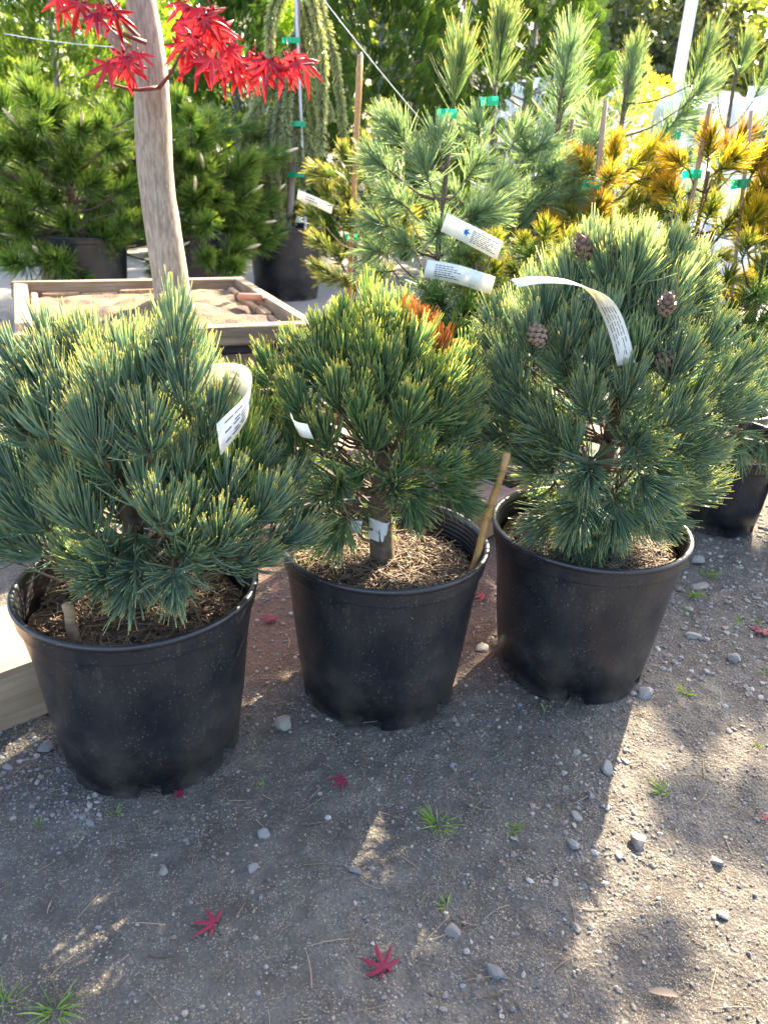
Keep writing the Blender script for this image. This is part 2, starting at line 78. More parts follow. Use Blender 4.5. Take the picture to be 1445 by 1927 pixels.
TIES = {'wpA': (0.143, 2.53, 1.167), 'wpB': (0.298, 2.88, 1.228), 'wpC': (0.556, 2.99, 1.097), 'goldA': (0.664, 2.85, 0.989), 'goldB': (0.962, 2.75, 1.036), 'goldC': (1.102, 2.69, 1.016), 'wpD': (1.05, 3.3, 1.166), 'wpE': (1.431, 3.45, 1.185), 'staked': (-0.196, 3.78, 0.704), 'spruce': (-0.739, 6.2, 1.242), 'spruce2': (-0.749, 6.2, 0.904), 'spruce3': (-0.777, 6.2, 1.758)}
CONES = [('2', -0.237, 1.36, 0.64, 0.0198, 0), ('3', 0.351, 1.46, 0.906, 0.0286, 1), ('3', 0.386, 1.45, 0.902, 0.0264, 1), ('3', 0.439, 1.45, 0.911, 0.0264, 1), ('3', 0.464, 1.33, 0.834, 0.0264, 0), ('3', 0.483, 1.36, 0.734, 0.033, 1), ('3', 0.263, 1.33, 0.772, 0.0286, 1)]
TAG_LOOP = [(-0.344, 1.22, 0.704), (-0.298, 1.21, 0.709), (-0.255, 1.19, 0.718), (-0.222, 1.15, 0.723), (-0.207, 1.11, 0.715), (-0.212, 1.08, 0.697), (-0.241, 1.04, 0.667)]
TAG_ARCH = [(0.184, 1.22, 0.877), (0.229, 1.24, 0.881), (0.286, 1.27, 0.874), (0.335, 1.3, 0.853), (0.367, 1.32, 0.819), (0.39, 1.33, 0.78), (0.412, 1.34, 0.732)]
TAG_UPPER = [(0.129, 2.26, 0.889), (0.196, 2.24, 0.863), (0.286, 2.22, 0.825)]
TAG_LOWER = [(0.086, 2.26, 0.765), (0.173, 2.22, 0.758), (0.274, 2.2, 0.734)]
TAG_SPRUCE = [(-0.629, 5.2, 0.813), (-0.524, 5.15, 0.783), (-0.403, 5.1, 0.741)]
TAG_FOLD = [(-0.154, 1.2, 0.648), (-0.144, 1.17, 0.645), (-0.124, 1.18, 0.637)]
TAG_TRUNK = [(-0.106, 1.36, 0.388), (-0.073, 1.335, 0.395), (-0.042, 1.32, 0.402)]
MAPLE_TWIGS = [((-0.731, 2.62, 1.208), (-0.627, 2.52, 1.304)), ((-0.652, 2.62, 1.314), (-0.515, 2.52, 1.271)), ((-0.535, 2.62, 1.28), (-0.257, 2.52, 1.279)), ((-0.731, 2.62, 1.208), (-0.856, 2.52, 1.209)), ((-0.76, 2.62, 1.323), (-0.881, 2.52, 1.383)), ((-0.916, 2.62, 1.397), (-0.96, 2.52, 1.455)), ((-0.78, 2.62, 1.336), (-0.832, 2.52, 1.423))]
MAPLE_LEAVES = [(-0.532, 2.541, 1.329, 35), (-0.484, 2.52, 1.289, 20), (-0.392, 2.463, 1.261, -5), (-0.301, 2.638, 1.299, 30), (-0.813, 2.432, 1.251, -20), (-0.783, 2.551, 1.264, 10), (-0.62, 2.646, 1.418, 20), (-0.546, 2.449, 1.367, 35), (-0.52, 2.563, 1.365, 45), (-0.989, 2.578, 1.42, -30), (-0.839, 2.44, 1.367, 5), (-0.909, 2.521, 1.401, -20), (-0.869, 2.599, 1.409, 0), (-0.82, 2.538, 1.388, 20), (-0.969, 2.604, 1.418, -50), (-0.786, 2.468, 1.272, -40), (-0.744, 2.487, 1.283, -15), (-0.776, 2.457, 1.265, 0), (-0.645, 2.552, 1.371, 0), (-0.638, 2.652, 1.399, 30), (-0.59, 2.572, 1.357, 40), (-0.657, 2.616, 1.327, -10), (-0.549, 2.522, 1.358, 50), (-0.603, 2.609, 1.294, 10), (-0.531, 2.454, 1.274, 20), (-0.494, 2.5, 1.306, 30), (-0.53, 2.592, 1.275, 0), (-0.485, 2.604, 1.292, 30), (-0.425, 2.531, 1.286, 10), (-0.375, 2.451, 1.278, -10), (-0.322, 2.494, 1.293, 15), (-0.305, 2.48, 1.279, 40), (-0.337, 2.497, 1.267, 10), (-0.457, 2.624, 1.281, -20), (-0.53, 2.478, 1.39, 40), (-0.649, 2.643, 1.43, 10), (-0.501, 2.641, 1.267, 5), (-0.584, 2.443, 1.322, 0)]
# ------------------------------------------------------------------ mesh helpers
def mk(name, V, faces, attrs=None, midx=None, smooth=True):
    """faces: list of int arrays (n,3) / (n,4); attrs: point float attributes"""
    me = bpy.data.meshes.new(name)
    V = np.asarray(V, dtype=np.float32)
    me.vertices.add(len(V)); me.vertices.foreach_set('co', V.ravel())
    idx = np.concatenate([np.asarray(f, dtype=np.int32).ravel() for f in faces])
    tot = np.concatenate([np.full(len(f), np.asarray(f).shape[1], dtype=np.int32) for f in faces])
    me.loops.add(len(idx)); me.loops.foreach_set('vertex_index', idx)
    st = np.concatenate([[0], np.cumsum(tot)[:-1]]).astype(np.int32)
    me.polygons.add(len(tot)); me.polygons.foreach_set('loop_start', st)
    if midx is not None: me.polygons.foreach_set('material_index', np.asarray(midx, dtype=np.int32))
    me.polygons.foreach_set('use_smooth', np.full(len(tot), smooth))
    me.update(calc_edges=True)
    for k, a in (attrs or {}).items():
        at = me.attributes.new(k, 'FLOAT', 'POINT'); at.data.foreach_set('value', np.asarray(a, dtype=np.float32))
    return me

class Geo:
    """collects pieces that share one mesh"""
    def __init__(s): s.V=[]; s.F=[]; s.T=[]; s.R=[]; s.M=[]; s.n=0
    def add(s, V, F, t=0.0, r=None, m=0):
        V=np.asarray(V,float); s.V.append(V)
        for f in (F if isinstance(F,list) else [F]):
            f=np.asarray(f,int)
            if len(f): s.F.append(f+s.n); s.M.append(np.full(len(f),m))
        s.T.append(np.broadcast_to(np.asarray(t,float),(len(V),)))
        s.R.append(np.broadcast_to(np.asarray(random.random() if r is None else r,float),(len(V),)))
        s.n+=len(V)
        return s
    def mesh(s, name, off=(0,0,0), smooth=True):
        return mk(name, np.concatenate(s.V)-np.asarray(off), s.F, {'t':np.concatenate(s.T),'r':np.concatenate(s.R)}, np.concatenate(s.M), smooth)

def link(name, me, mats, parent=None, loc=(0,0,0), rot=None, scale=None):
    o = bpy.data.objects.new(name, me); COL.objects.link(o)
    if mats is not None and len(me.materials)==0:
        for m in (mats if isinstance(mats,(list,tuple)) else [mats]): me.materials.append(m)
    o.location = loc
    if rot is not None: o.rotation_euler = rot
    if scale is not None: o.scale = (scale,)*3 if isinstance(scale,(int,float)) else scale
    if parent is not None: o.parent = parent
    return o
def tag(o, label, cat=None, group=None, kind=None):
    if label: o['label']=label
    if cat: o['category']=cat
    if group: o['group']=group
    if kind: o['kind']=kind
    return o
def thing(name, label, cat, loc=(0,0,0), group=None):
    o = bpy.data.objects.new(name, None); COL.objects.link(o); o.location = loc; o.empty_display_size=.05
    return tag(o, label, cat, group)
def unit(v):
    v=np.asarray(v,float); return v/np.maximum(np.linalg.norm(v,axis=-1,keepdims=True),1e-9)

def strands(base, d0, L, bend, w, K=4, sides=3, taper=.35):
    """N thin blades following bent paths -> verts, faces, t"""
    N=len(base); p=np.array(base,float); rnd=unit(RNG.normal(size=(N,3)))
    pts=[p]; dirs=[]
    for k in range(K):
        d=unit(d0+bend*((k+.5)/K)); dirs.append(d); p=p+d*(L/K)[:,None]; pts.append(p)
    dirs.append(dirs[-1])
    V=[];T=[]
    for k in range(K+1):
        d=dirs[k]; s=unit(np.cross(d,rnd)); q=np.cross(d,s); f=k/K
        ww=(w/2)*(1-(1-taper)*max(0,(f-.55)/.45)**1.5)
        if sides==2: offs=[s*ww[:,None],-s*ww[:,None]]
        else: offs=[(s*math.cos(a)+q*math.sin(a))*ww[:,None] for a in (0,2.094,4.189)]
        for o in offs: V.append(pts[k]+o); T.append(np.full(N,f))
    S=sides; V=np.stack(V,1).reshape(-1,3); T=np.stack(T,1).ravel()
    st=S*(K+1); F=[]
    for k in range(K):
        rng=range(S) if S==3 else [0]
        for j in rng:
            a=k*S+j; b=k*S+(j+1)%S; F.append([a,b,b+S,a+S])
    F=np.array(F); F=(np.arange(N)*st)[:,None,None]+F[None]
    return V, F.reshape(-1,4), T, st

def tube(pts, rad, seg=10, cap=True, noise=0):
    pts=np.asarray(pts,float); n=len(pts); rad=np.broadcast_to(np.asarray(rad,float),(n,))
    tan=np.gradient(pts,axis=0) if n>2 else np.repeat((pts[1:]-pts[:1]),n,0); tan=unit(tan)
    ref=np.array([0.31,.95,.05]); s=unit(np.cross(tan,ref)); q=np.cross(tan,s)
    a=np.arange(seg)*2*math.pi/seg
    rr=rad[:,None]*(1+noise*RNG.normal(size=(n,seg)))
    V=pts[:,None,:]+(s[:,None,:]*np.cos(a)[None,:,None]+q[:,None,:]*np.sin(a)[None,:,None])*rr[:,:,None]
    V=V.reshape(-1,3); i=np.arange(n-1)[:,None]*seg; j=np.arange(seg)[None]; k=(np.arange(seg)+1)%seg
    F=np.stack([i+j,i+k[None],i+seg+k[None],i+seg+j],-1).reshape(-1,4); Fs=[F]
    if cap:
        V=np.vstack([V,pts[:1],pts[-1:]]); c0=len(V)-2; jj=np.arange(seg); kk=(jj+1)%seg
        Fs+= [np.stack([np.full(seg,c0),kk,jj],1), np.stack([np.full(seg,c0+1),(n-1)*seg+jj,(n-1)*seg+kk],1)]
    return V, Fs
def curve_pts(ctrl, n=12):
    """Catmull-Rom through control points"""
    P=[np.asarray(c,float) for c in ctrl]; P=[2*P[0]-P[1]]+P+[2*P[-1]-P[-2]]; out=[]
    m=len(P)-3
    for t in np.linspace(0,m-1e-6,n):
        i=int(t); u=t-i; a,b,c,d=P[i:i+4]
        out.append(.5*((2*b)+(c-a)*u+(2*a-5*b+4*c-d)*u*u+(3*b-a-3*c+d)*u**3))
    return np.array(out)
def box(cx,cy,cz,sx,sy,sz,bev=.003):
    """bevelled box vertices/faces about a centre (chamfered on all edges)"""
    V=[];hx,hy,hz=sx/2,sy/2,sz/2;b=min(bev,hx*.45,hy*.45,hz*.45)
    import itertools
    idx={}
    for s in itertools.product((-1,1),repeat=3):
        for ax in range(3):
            v=[s[0]*(hx-b),s[1]*(hy-b),s[2]*(hz-b)]; v[ax]=s[ax]*(hx,hy,hz)[ax]
            idx[(s,ax)]=len(V); V.append([cx+v[0],cy+v[1],cz+v[2]])
    Q=[];T=[]
    for ax in range(3):
        o=[i for i in range(3) if i!=ax]
        for s in (-1,1):
            c=[]
            for a,b2 in ((-1,-1),(1,-1),(1,1),(-1,1)):
                k=[0,0,0];k[ax]=s;k[o[0]]=a;k[o[1]]=b2; c.append(idx[(tuple(k),ax)])
            Q.append(c)
        for a in (-1,1):
            for b2 in (-1,1):
                k0=[0,0,0];k1=[0,0,0];k0[ax]=-1;k1[ax]=1
                for k in (k0,k1): k[o[0]]=a;k[o[1]]=b2
                Q.append([idx[(tuple(k0),o[0])],idx[(tuple(k1),o[0])],idx[(tuple(k1),o[1])],idx[(tuple(k0),o[1])]])
    for s in itertools.product((-1,1),repeat=3): T.append([idx[(s,0)],idx[(s,1)],idx[(s,2)]])
    return np.array(V),[np.array(Q),np.array(T)]
def fix_normals(me):
    import bmesh
    b=bmesh.new(); b.from_mesh(me); bmesh.ops.recalc_face_normals(b,faces=b.faces); b.to_mesh(me); b.free(); return me
def vnoise(x,y,s,seed=0):
    """smooth value noise, vectorised"""
    x=np.asarray(x,float)*s+seed*17.3; y=np.asarray(y,float)*s+seed*9.1
    xi=np.floor(x); yi=np.floor(y); fx=x-xi; fy=y-yi; fx=fx*fx*(3-2*fx); fy=fy*fy*(3-2*fy)
    def h(a,b): v=np.sin(a*127.1+b*311.7+seed*74.7)*43758.5453; return v-np.floor(v)
    return (h(xi,yi)*(1-fx)+h(xi+1,yi)*fx)*(1-fy)+(h(xi,yi+1)*(1-fx)+h(xi+1,yi+1)*fx)*fy
def gz(x,y):
    near=1/(1+((np.asarray(x)**2+np.asarray(y)**2)/60))
    return near*(.010*(vnoise(x,y,4,1)-.5)+.007*(vnoise(x,y,13,2)-.5)+.006*(vnoise(x,y,37,3)-.5)+.004*(vnoise(x,y,71,9)-.5)) - .002
# ------------------------------------------------------------------ materials
def nodes(name):
    m=bpy.data.materials.new(name); m.use_nodes=True; nt=m.node_tree; b=nt.nodes['Principled BSDF']
    return m,nt,b
def N(nt,t,**k):
    n=nt.nodes.new(t)
    for a,v in k.items():
        if a.startswith('_'): n.inputs[int(a[1:])].default_value=v
        else: setattr(n,a,v)
    return n
def mixc(nt,f,a,b,mode='MIX'):
    n=nt.nodes.new('ShaderNodeMix'); n.data_type='RGBA'; n.blend_type=mode
    for i,v in ((0,f),(6,a),(7,b)):
        if hasattr(v,'is_linked') or hasattr(v,'links'): nt.links.new(v,n.inputs[i])
        else: n.inputs[i].default_value = v if i==0 else (tuple(v)+(1,))[:4]
    return n.outputs[2]
def ramp(nt,src,stops):
    n=nt.nodes.new('ShaderNodeValToRGB'); e=n.color_ramp.elements
    while len(e)<len(stops): e.new(.5)
    for i,(p,c) in enumerate(stops):
        e[i].position=p; e[i].color=(c,c,c,1) if isinstance(c,(int,float)) else tuple(c)+(1,)
    nt.links.new(src,n.inputs[0]); return n.outputs[0]
def coords(nt,kind='Object',scale=(1,1,1)):
    tc=nt.nodes.new('ShaderNodeTexCoord'); mp=nt.nodes.new('ShaderNodeMapping'); mp.inputs[3].default_value=scale
    nt.links.new(tc.outputs[kind],mp.inputs[0]); return mp.outputs[0]
def noise(nt,vec,scale,detail=4,rough=.55):
    n=N(nt,'ShaderNodeTexNoise'); n.inputs['Scale'].default_value=scale; n.inputs['Detail'].default_value=detail; n.inputs['Roughness'].default_value=rough
    nt.links.new(vec,n.inputs['Vector']); return n.outputs['Fac']
def voro(nt,vec,scale,out='Distance'):
    n=N(nt,'ShaderNodeTexVoronoi'); n.inputs['Scale'].default_value=scale; nt.links.new(vec,n.inputs['Vector']); return n.outputs[out]
def bump(nt,b,h,strength=.4,dist=.004):
    n=N(nt,'ShaderNodeBump'); n.inputs['Strength'].default_value=strength; n.inputs['Distance'].default_value=dist
    nt.links.new(h,n.inputs['Height']); nt.links.new(n.outputs[0],b.inputs['Normal']); return n
def attr(nt,name):
    a=N(nt,'ShaderNodeAttribute',attribute_name=name); return a.outputs['Fac']
def orand(nt): return N(nt,'ShaderNodeObjectInfo').outputs['Random']
def leafy(name, dark, light, tip=None, tip0=.8, rough=.45, trans=.35, spec=.4, tipmix=.9, base=None):
    """needle / leaf: colour varies per blade, tip colour near the end, light passes through"""
    m,nt,b=nodes(name)
    c=mixc(nt,attr(nt,'r'),dark,light)
    if base: c=mixc(nt,ramp(nt,attr(nt,'t'),[(0.1,.9),(.6,0)]),c,base)
    if tip: c=mixc(nt,ramp(nt,attr(nt,'t'),[(tip0,0),(1,tipmix)]),c,tip)
    nt.links.new(c,b.inputs['Base Color']); b.inputs['Roughness'].default_value=rough; b.inputs['Specular IOR Level'].default_value=spec
    tr=N(nt,'ShaderNodeBsdfTranslucent'); c2=mixc(nt,1.0,c,(1.25,1.2,.6),'MULTIPLY'); nt.links.new(c2,tr.inputs[0])
    mx=N(nt,'ShaderNodeMixShader'); mx.inputs[0].default_value=trans
    nt.links.new(b.outputs[0],mx.inputs[1]); nt.links.new(tr.outputs[0],mx.inputs[2])
    nt.links.new(mx.outputs[0],nt.nodes['Material Output'].inputs[0]); return m
def plain(name,c1,c2,scale=20,rough=.8,bmp=.3,stretch=(1,1,1),spec=.3,dist=.003):
    m,nt,b=nodes(name); v=coords(nt,'Object',stretch); n=noise(nt,v,scale,5)
    nt.links.new(mixc(nt,ramp(nt,n,[(.3,0),(.7,1)]),c1,c2),b.inputs['Base Color']); b.inputs['Roughness'].default_value=rough; b.inputs['Specular IOR Level'].default_value=spec
    if bmp: bump(nt,b,n,bmp,dist)
    return m
M={}
M['blue']=leafy('needle_blue_green',(.125,.210,.135),(.275,.390,.255),(.64,.56,.16),.83,trans=.40,rough=.38,spec=.5,tipmix=.8)
M['blue2']=leafy('needle_green',(.090,.175,.075),(.215,.330,.150),(.62,.54,.13),.82,trans=.42,rough=.38,spec=.5,tipmix=.85)
M['blue3']=leafy('needle_grey_green',(.128,.208,.128),(.280,.385,.240),(.58,.55,.17),.83,trans=.42,rough=.38,spec=.5,tipmix=.8)
M['bright']=leafy('needle_yellow_backlit',(.10,.19,.060),(.235,.34,.115),(.54,.53,.12),.78,trans=.44,tipmix=.75)  # yellow tips, plus a backlit look put into the needle colour
M['dead']=leafy('needle_dead_orange',(0.288,0.120,0.032),(0.496,0.240,0.064),(.50,.20,.05),.8,trans=.4)
M['mixed']=leafy('needle_half_dead',(.17,.22,.06),(.45,.30,.07),(.60,.27,.05),.5,trans=.45)
M['white']=leafy('needle_white_pine',(.105,.185,.120),(.25,.35,.215),(.45,.48,.18),.88,trans=.5)
M['white2']=leafy('needle_white_pine_lit',(.10,.175,.075),(.23,.31,.14),(.50,.44,.12),.82,trans=.45)
M['gold']=leafy('needle_gold',(.24,.25,.02),(.54,.42,.03),(.70,.42,.03),.55,trans=.5,base=(.09,.16,.03))
M['orange']=leafy('needle_orange',(.22,.20,.02),(.48,.33,.03),(.52,.22,.03),.6,trans=.5,base=(.09,.15,.03))
M['bronze']=leafy('needle_bronze',(.22,.14,.03),(.44,.25,.05),(.36,.15,.03),.6,trans=.45,base=(.12,.15,.03))
M['grass_green']=leafy('needle_dark_green',(0.042,0.102,0.026),(0.120,0.204,0.054),(.26,.24,.05),.8,trans=.4)
M['lime']=leafy('needle_lime',(.08,.13,.02),(.22,.25,.04),(.45,.30,.04),.7,trans=.45)
M['thunder']=leafy('needle_black_pine',(0.047,0.121,0.027),(0.155,0.257,0.054),(.26,.30,.06),.75,trans=.45)
M['staked']=leafy('needle_yellow_tip',(.065,.115,.030),(.17,.23,.065),(.48,.40,.09),.65,trans=.42)
M['spruce']=leafy('needle_spruce',(.11,.165,.065),(.30,.35,.18),(.50,.50,.28),.5,trans=.45)
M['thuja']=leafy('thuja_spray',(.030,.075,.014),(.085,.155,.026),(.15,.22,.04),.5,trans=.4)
M['thuja_lit']=leafy('thuja_spray_lit',(.07,.14,.02),(.20,.30,.05),(.34,.36,.10),.5,trans=.55)  # brighter, yellower copy of the spray: backlight put into its colour
M['leaf_lime']=leafy('leaf_lime',(.13,.25,.010),(.34,.46,.03),trans=.6)
M['leaf_yellow']=leafy('leaf_yellow',(.32,.34,.03),(.60,.54,.08),trans=.55)
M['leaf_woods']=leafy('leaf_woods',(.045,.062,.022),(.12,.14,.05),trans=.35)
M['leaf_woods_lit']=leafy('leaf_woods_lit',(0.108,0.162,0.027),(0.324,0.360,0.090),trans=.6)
M['leaf_bush']=leafy('leaf_bush',(.05,.04,.03),(.11,.08,.05),trans=.3)
M['red_leaf']=leafy('maple_leaf_red',(.30,.010,.028),(.58,.030,.045),trans=.5,rough=.30,spec=.6)
M['fallen']=leafy('maple_leaf_fallen',(0.176,0.010,0.028),(0.288,0.024,0.048),trans=.2,rough=.6)
M['grass']=leafy('grass_blade',(.10,.19,.03),(.24,.33,.07),(.30,.32,.10),.8,trans=.4)
M['litter']=leafy('dry_needles',(.10,.066,.042),(.34,.25,.16),None,trans=.12,rough=.7)
M['litter_dark']=leafy('dry_needles_dark',(.10,.06,.035),(.32,.21,.12),None,trans=.1,rough=.75)
M['bark_brown']=plain('pine_bark',(.06,.042,.028),(.16,.115,.075),60,.85,.6)
M['twig_brown']=plain('twig',(.09,.052,.03),(.19,.12,.06),90,.8,.4)
M['candle']=plain('candle',(.55,.42,.26),(.72,.60,.42),60,.7,.3)
M['bud']=plain('bud',(.14,.09,.03),(.27,.19,.06),260,.7,.6)
M['soil']=plain('potting_soil',(.035,.022,.014),(.11,.07,.04),45,.95,.9,dist=.01)
M['redwood']=plain('red_twig',(.12,.03,.03),(.2,.06,.05),60,.6,.2)
M['stake_grey']=plain('weathered_stake',(.22,.14,.09),(.42,.30,.20),18,.8,.3,(6,6,.8))
M['steel']=plain('grey_steel',(.45,.47,.50),(.55,.57,.60),8,.5,.05)
M['strap']=plain('black_strap',(.012,.013,.018),(.03,.03,.035),30,.45,.1)
M['string']=plain('pale_string',(.5,.55,.6),(.7,.72,.75),30,.6,0)
M['van']=plain('white_paint',(.75,.77,.78),(.82,.83,.83),6,.3,.02)
M['shed']=plain('pale_siding',(.42,.50,.55),(.52,.59,.63),6,.7,.1)
M['lawn']=plain('lawn',(.14,.22,.03),(.30,.38,.06),9,.95,.5,dist=.03)
def glassm():
    m,nt,b=nodes('dark_glass'); b.inputs['Base Color'].default_value=(.08,.1,.11,1); b.inputs['Roughness'].default_value=.08; return m
M['glass']=glassm()
def tape():
    m,nt,b=nodes('green_tape'); b.inputs['Base Color'].default_value=(.005,.33,.17,1); b.inputs['Roughness'].default_value=.25
    tr=N(nt,'ShaderNodeBsdfTranslucent'); tr.inputs[0].default_value=(.01,.6,.3,1); mx=N(nt,'ShaderNodeMixShader'); mx.inputs[0].default_value=.4
    nt.links.new(b.outputs[0],mx.inputs[1]); nt.links.new(tr.outputs[0],mx.inputs[2]); nt.links.new(mx.outputs[0],nt.nodes['Material Output'].inputs[0]); return m
M['tape']=tape()
def paper(name,c=(.80,.82,.82),c2=None):
    m,nt,b=nodes(name); v=coords(nt); n=noise(nt,v,40,3)
    nt.links.new(mixc(nt,n,c,c2 or tuple(x*.93 for x in c)),b.inputs['Base Color']); b.inputs['Roughness'].default_value=.45
    tr=N(nt,'ShaderNodeBsdfTranslucent'); tr.inputs[0].default_value=(.8,.76,.5,1); mx=N(nt,'ShaderNodeMixShader'); mx.inputs[0].default_value=.3
    nt.links.new(b.outputs[0],mx.inputs[1]); nt.links.new(tr.outputs[0],mx.inputs[2]); nt.links.new(mx.outputs[0],nt.nodes['Material Output'].inputs[0]); return m
M['paper']=paper('label_paper')
M['ink']=plain('label_ink',(.05,.05,.06),(.08,.08,.09),30,.6,0)
M['ink_blue']=plain('label_blue',(.02,.10,.32),(.04,.16,.42),30,.6,0)
def potmat():
    m,nt,b=nodes('black_nursery_plastic'); v=coords(nt)
    geo=N(nt,'ShaderNodeTexCoord'); sep=N(nt,'ShaderNodeSeparateXYZ'); nt.links.new(geo.outputs['Object'],sep.inputs[0])
    low=ramp(nt,sep.outputs[2],[(.0,1.0),(.10,.45),(.20,.22),(.36,.30)])
    n1=ramp(nt,noise(nt,v,7,6,.7),[(.42,0),(.72,1)])
    vs=coords(nt,'Object',(1,1,.12)); sc=ramp(nt,noise(nt,vs,55,3,.6),[(.62,0),(.72,.7)])
    vd=coords(nt,'Object',(1.0,1.0,1.0)); sp=ramp(nt,voro(nt,vd,150),[(.0,1),(.12,.9),(.24,0)])
    spm=ramp(nt,noise(nt,v,30,2),[(.42,0),(.60,1)])
    a=N(nt,'ShaderNodeMath',operation='MULTIPLY'); nt.links.new(sp,a.inputs[0]); nt.links.new(spm,a.inputs[1])
    d=N(nt,'ShaderNodeMath',operation='MULTIPLY'); nt.links.new(low,d.inputs[0]); nt.links.new(n1,d.inputs[1])
    s2=N(nt,'ShaderNodeMath',operation='MULTIPLY'); nt.links.new(sc,s2.inputs[0]); nt.links.new(n1,s2.inputs[1])
    c=mixc(nt,noise(nt,v,5,4),(.005,.006,.010),(.011,.012,.016))
    sm_=ramp(nt,noise(nt,coords(nt,'Object',(1,1,.45)),6.5,7,.75),[(.50,0),(.68,.55)]); c=mixc(nt,sm_,c,(.034,.031,.028)); c=mixc(nt,d.outputs[0],c,(.095,.080,.062)); 
    s3=N(nt,'ShaderNodeMath',operation='MULTIPLY',_1=.85); nt.links.new(s2.outputs[0],s3.inputs[0]); c=mixc(nt,s3.outputs[0],c,(.085,.075,.06))
    a3=N(nt,'ShaderNodeMath',operation='MULTIPLY',_1=.6); nt.links.new(a.outputs[0],a3.inputs[0]); c=mixc(nt,a3.outputs[0],c,(.20,.18,.145))
    nt.links.new(c,b.inputs['Base Color'])
    nt.links.new(ramp(nt,noise(nt,v,12,5,.6),[(.3,.27),(.75,.50)]),b.inputs['Roughness'])
    b.inputs['Specular IOR Level'].default_value=.5
    bump(nt,b,noise(nt,vs,40,4),.12,.002); return m
M['pot']=potmat()
def wood(name,c1,c2,c3,grain=1.0,rough=.8):
    """grain runs along the local X axis"""
    m,nt,b=nodes(name); tc=N(nt,'ShaderNodeTexCoord'); ad=N(nt,'ShaderNodeVectorMath',operation='ADD'); nt.links.new(tc.outputs['Object'],ad.inputs[0])
    cb=N(nt,'ShaderNodeCombineXYZ'); rr=N(nt,'ShaderNodeMath',operation='MULTIPLY',_1=37.0); nt.links.new(orand(nt),rr.inputs[0])
    for i in range(3): nt.links.new(rr.outputs[0],cb.inputs[i])
    nt.links.new(cb.outputs[0],ad.inputs[1])
    mp=N(nt,'ShaderNodeMapping'); mp.inputs[3].default_value=(.08,1,1); nt.links.new(ad.outputs[0],mp.inputs[0])
    g=noise(nt,mp.outputs[0],90*grain,6,.65); g2=noise(nt,mp.outputs[0],22*grain,3); l=noise(nt,ad.outputs[0],6,4)
    c=mixc(nt,ramp(nt,g,[(.35,0),(.65,1)]),c1,c2); c=mixc(nt,ramp(nt,g2,[(.45,0),(.75,.7)]),c,c3)
    c=mixc(nt,ramp(nt,l,[(.35,.0),(.8,.55)]),c,tuple(x*.45 for x in c1))
    nt.links.new(c,b.inputs['Base Color']); b.inputs['Roughness'].default_value=rough; b.inputs['Specular IOR Level'].default_value=.25
    bump(nt,b,g,.5,.003); return m
M['wood_grey']=wood('weathered_wood',(.18,.12,.072),(.33,.245,.155),(.11,.08,.055))
M['wood_brown']=wood('brown_board',(.24,.15,.08),(.44,.30,.17),(.18,.11,.06))
M['wood_new']=wood('pale_board',(.30,.21,.13),(.47,.36,.24),(.24,.165,.10),.6)
M['wood_pink']=wood('pallet_board',(.26,.16,.12),(.40,.27,.21),(.22,.14,.10),.7)
M['bamboo']=wood('bamboo',(.36,.20,.07),(.52,.32,.13),(.24,.13,.05),.5,.45)
M['terracotta']=plain('clay',(.42,.18,.10),(.52,.25,.15),20,.8,.1)
def maplebark():
    m,nt,b=nodes('maple_bark'); v=coords(nt,'Object',(1,1,.20)); v1=coords(nt,'Object',(1,1,.35))
    n=noise(nt,v,110,5,.6); p=noise(nt,v1,14,4); k=ramp(nt,voro(nt,v1,70),[(0,1),(.16,0)])
    c=mixc(nt,ramp(nt,n,[(.38,0),(.62,1)]),(.19,.145,.10),(.35,.28,.205)); c=mixc(nt,ramp(nt,p,[(.5,0),(.75,.6)]),c,(.21,.145,.105)); c=mixc(nt,k,c,(.45,.40,.33))
    nt.links.new(c,b.inputs['Base Color']); b.inputs['Roughness'].default_value=.75; bump(nt,b,n,.5,.004); return m
M['maple_bark']=maplebark()
M['dark_bark']=plain('dark_bark',(.02,.016,.013),(.09,.075,.06),30,.85,.9,(1,1,.25),dist=.006)
M['far_bark']=plain('grey_far_bark',(.16,.13,.11),(.30,.26,.22),10,.9,.4,(1,1,.3))
def conemat():
    m,nt,b=nodes('pine_cone'); c=mixc(nt,attr(nt,'t'),(.055,.032,.02),(.27,.17,.11)); c=mixc(nt,attr(nt,'r'),c,(.14,.10,.075)); nt.links.new(c,b.inputs['Base Color']); b.inputs['Roughness'].default_value=.6
    bump(nt,b,noise(nt,coords(nt),200,3),.4,.001); return m
M['cone']=conemat()
def stonemat():
    m,nt,b=nodes('gravel_stone'); r=attr(nt,'r')
    c=ramp(nt,r,[(0,(.07,.062,.055)),(.25,(.13,.12,.11)),(.45,(.19,.185,.18)),(.62,(.27,.235,.18)),(.8,(.15,.115,.09)),(.94,(.36,.33,.28)),(1,(.26,.15,.11))])
    n=noise(nt,coords(nt),130,5,.7); c=mixc(nt,ramp(nt,n,[(.4,0),(.8,.6)]),c,(.12,.11,.10)); nt.links.new(c,b.inputs['Base Color']); b.inputs['Roughness'].default_value=.8
    bump(nt,b,n,.6,.002); return m
M['stone']=stonemat()
def bigstone():
    m,nt,b=nodes('field_stone'); r=orand(nt)
    c=ramp(nt,r,[(0,(.15,.14,.125)),(.4,(.20,.20,.20)),(.7,(.30,.265,.21)),(1,(.18,.14,.12))])
    v=coords(nt); n=noise(nt,v,45,6,.7); c=mixc(nt,ramp(nt,n,[(.42,0),(.72,.75)]),c,(.13,.12,.11)); c=mixc(nt,ramp(nt,noise(nt,v,260,2),[(.6,0),(.7,.6)]),c,(.55,.53,.50)); nt.links.new(c,b.inputs['Base Color']); b.inputs['Roughness'].default_value=.8
    bump(nt,b,n,.7,.003); return m
M['bigstone']=bigstone()
